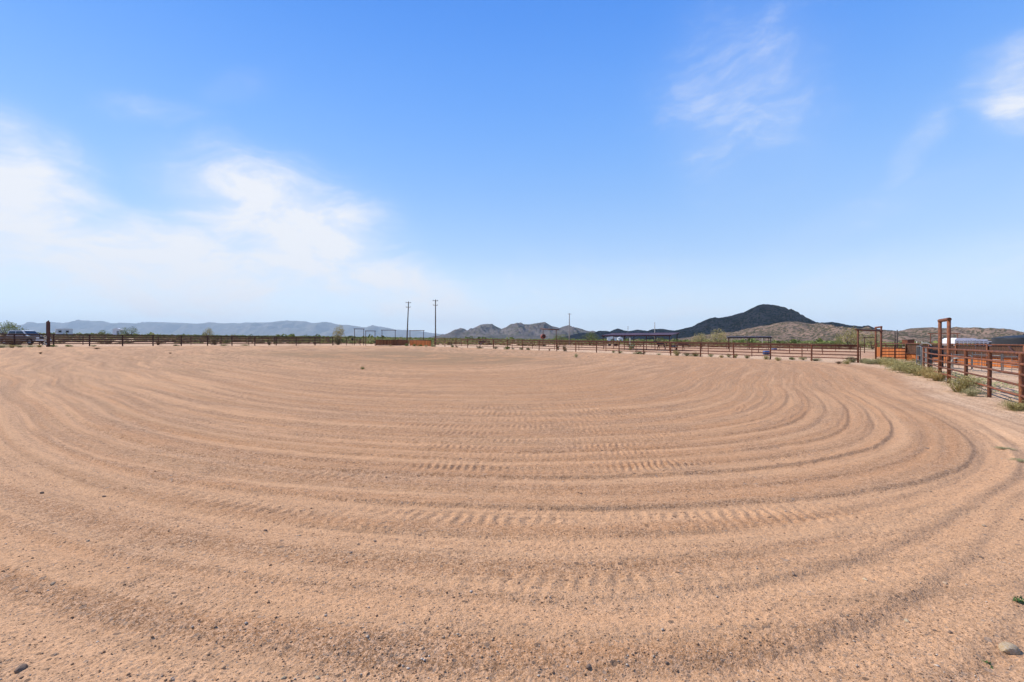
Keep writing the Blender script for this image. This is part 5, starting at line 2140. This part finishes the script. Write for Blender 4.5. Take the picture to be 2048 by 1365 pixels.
for i, (px, py, hw, mt, lab) in enumerate(STONES):
    d = (CAM_H) * F_PX / (py - CY)
    for _ in range(4):
        x = (px - CX) / F_PX * d
        d = (CAM_H - surf_z(x, d)) * F_PX / (py - CY)
    x = (px - CX) / F_PX * d
    s = (0.95 if i == 0 else 0.72) * hw / F_PX * d
    me = ROCKS[i % 4].copy()
    me.materials.clear()
    o = link('stone', me, M[mt], None, (x, d, surf_z(x, d) + s * .12))
    o.scale = (s, s, s)
    o.rotation_euler = (rnd.uniform(-.15, .15), rnd.uniform(-.15, .15), rnd.uniform(0, 6))
    tag(o, lab, 'stone', 'loose stones on the dirt')


def build_gravel():
    rg = np.random.default_rng(99)
    n = 120000
    u = rg.uniform(0, 1, n)
    y = 1 / (1 / 1.9 * (1 - u) + 1 / 26.0 * u)
    x = y * np.tan(rg.uniform(R(-50), R(50), n))
    rel, grav_shade, s, _, _, _ = relief(x, y)
    patch = np.clip(pnoise(x / 0.9, y / 0.9, 15) + .45, 0.06, 1)
    prob = 0.006 + 0.03 * patch + 0.24 * np.clip(grav_shade, 0, 1.2) * patch + 0.16 * sstep(s, 1.03, 1.1)
    k = rg.uniform(0, 1, n) < prob
    x, y, rel = x[k], y[k], rel[k]
    n = len(x)
    size = np.exp(rg.normal(math.log(0.0034), 0.48, n)) * (1 + 0.05 * y)
    size = np.clip(size, .002, .012)
    z = base_z(x, y) + rel
    oc = np.array([[1, 0, 0], [0, 1, 0], [-1, 0, 0], [0, -1, 0], [0, 0, .8], [0, 0, -.6]], float)
    fc = np.array([[0, 1, 4], [1, 2, 4], [2, 3, 4], [3, 0, 4], [1, 0, 5], [2, 1, 5], [3, 2, 5], [0, 3, 5]])
    jit = oc[None] * rg.uniform(.65, 1.3, (n, 6, 1)) + rg.normal(0, .12, (n, 6, 3))
    a = rg.uniform(0, 6.28, n)
    ca, sa = np.cos(a)[:, None], np.sin(a)[:, None]
    px_ = jit[:, :, 0] * ca - jit[:, :, 1] * sa
    py_ = jit[:, :, 0] * sa + jit[:, :, 1] * ca
    co = np.stack([px_, py_, jit[:, :, 2] * .8], -1) * size[:, None, None] + np.stack([x, y, z + size * .3], -1)[:, None, :]
    tri = (fc[None] + (np.arange(n) * 6)[:, None, None]).reshape(-1, 3)
    me = bpy.data.meshes.new('gravel')
    me.vertices.add(n * 6)
    me.vertices.foreach_set('co', co.astype(np.float32).ravel())
    me.loops.add(tri.size)
    me.loops.foreach_set('vertex_index', tri.astype(np.int32).ravel())
    me.polygons.add(len(tri))
    me.polygons.foreach_set('loop_start', np.arange(0, tri.size, 3, dtype=np.int32))
    me.polygons.foreach_set('loop_total', np.full(len(tri), 3, np.int32))
    me.update(calc_edges=True)
    m, t, b = new_mat('gravel_mix')
    ge = t.node('ShaderNodeNewGeometry')
    rp = t.node('ShaderNodeValToRGB')
    t.put(rp.inputs[0], ge.outputs['Random Per Island'])
    e = rp.color_ramp.elements
    e[0].position, e[0].color = 0, (0.24, 0.14, 0.08, 1)
    e[1].position, e[1].color = 1, (0.56, 0.46, 0.36, 1)
    for pos, c in ((.35, (0.33, 0.19, 0.105, 1)), (.7, (0.44, 0.27, 0.15, 1)), (.85, (0.40, 0.31, 0.23, 1))):
        k_ = e.new(pos)
        k_.color = c
    t.put(b.inputs['Base Color'], rp.outputs[0])
    b.inputs['Roughness'].default_value = .9
    b.inputs['Specular IOR Level'].default_value = .15
    o = link('gravel', me, m)
    o['kind'] = 'stuff'


build_gravel()

# ------------------------------------------------------------------ render settings
cy = scene.cycles
cy.max_bounces = 5
cy.diffuse_bounces = 2
cy.glossy_bounces = 2
cy.transmission_bounces = 2
cy.volume_bounces = 0
cy.transparent_max_bounces = 6
cy.sample_clamp_indirect = 4.0
cy.use_denoising = True
cy.denoiser = 'OPENIMAGEDENOISE'
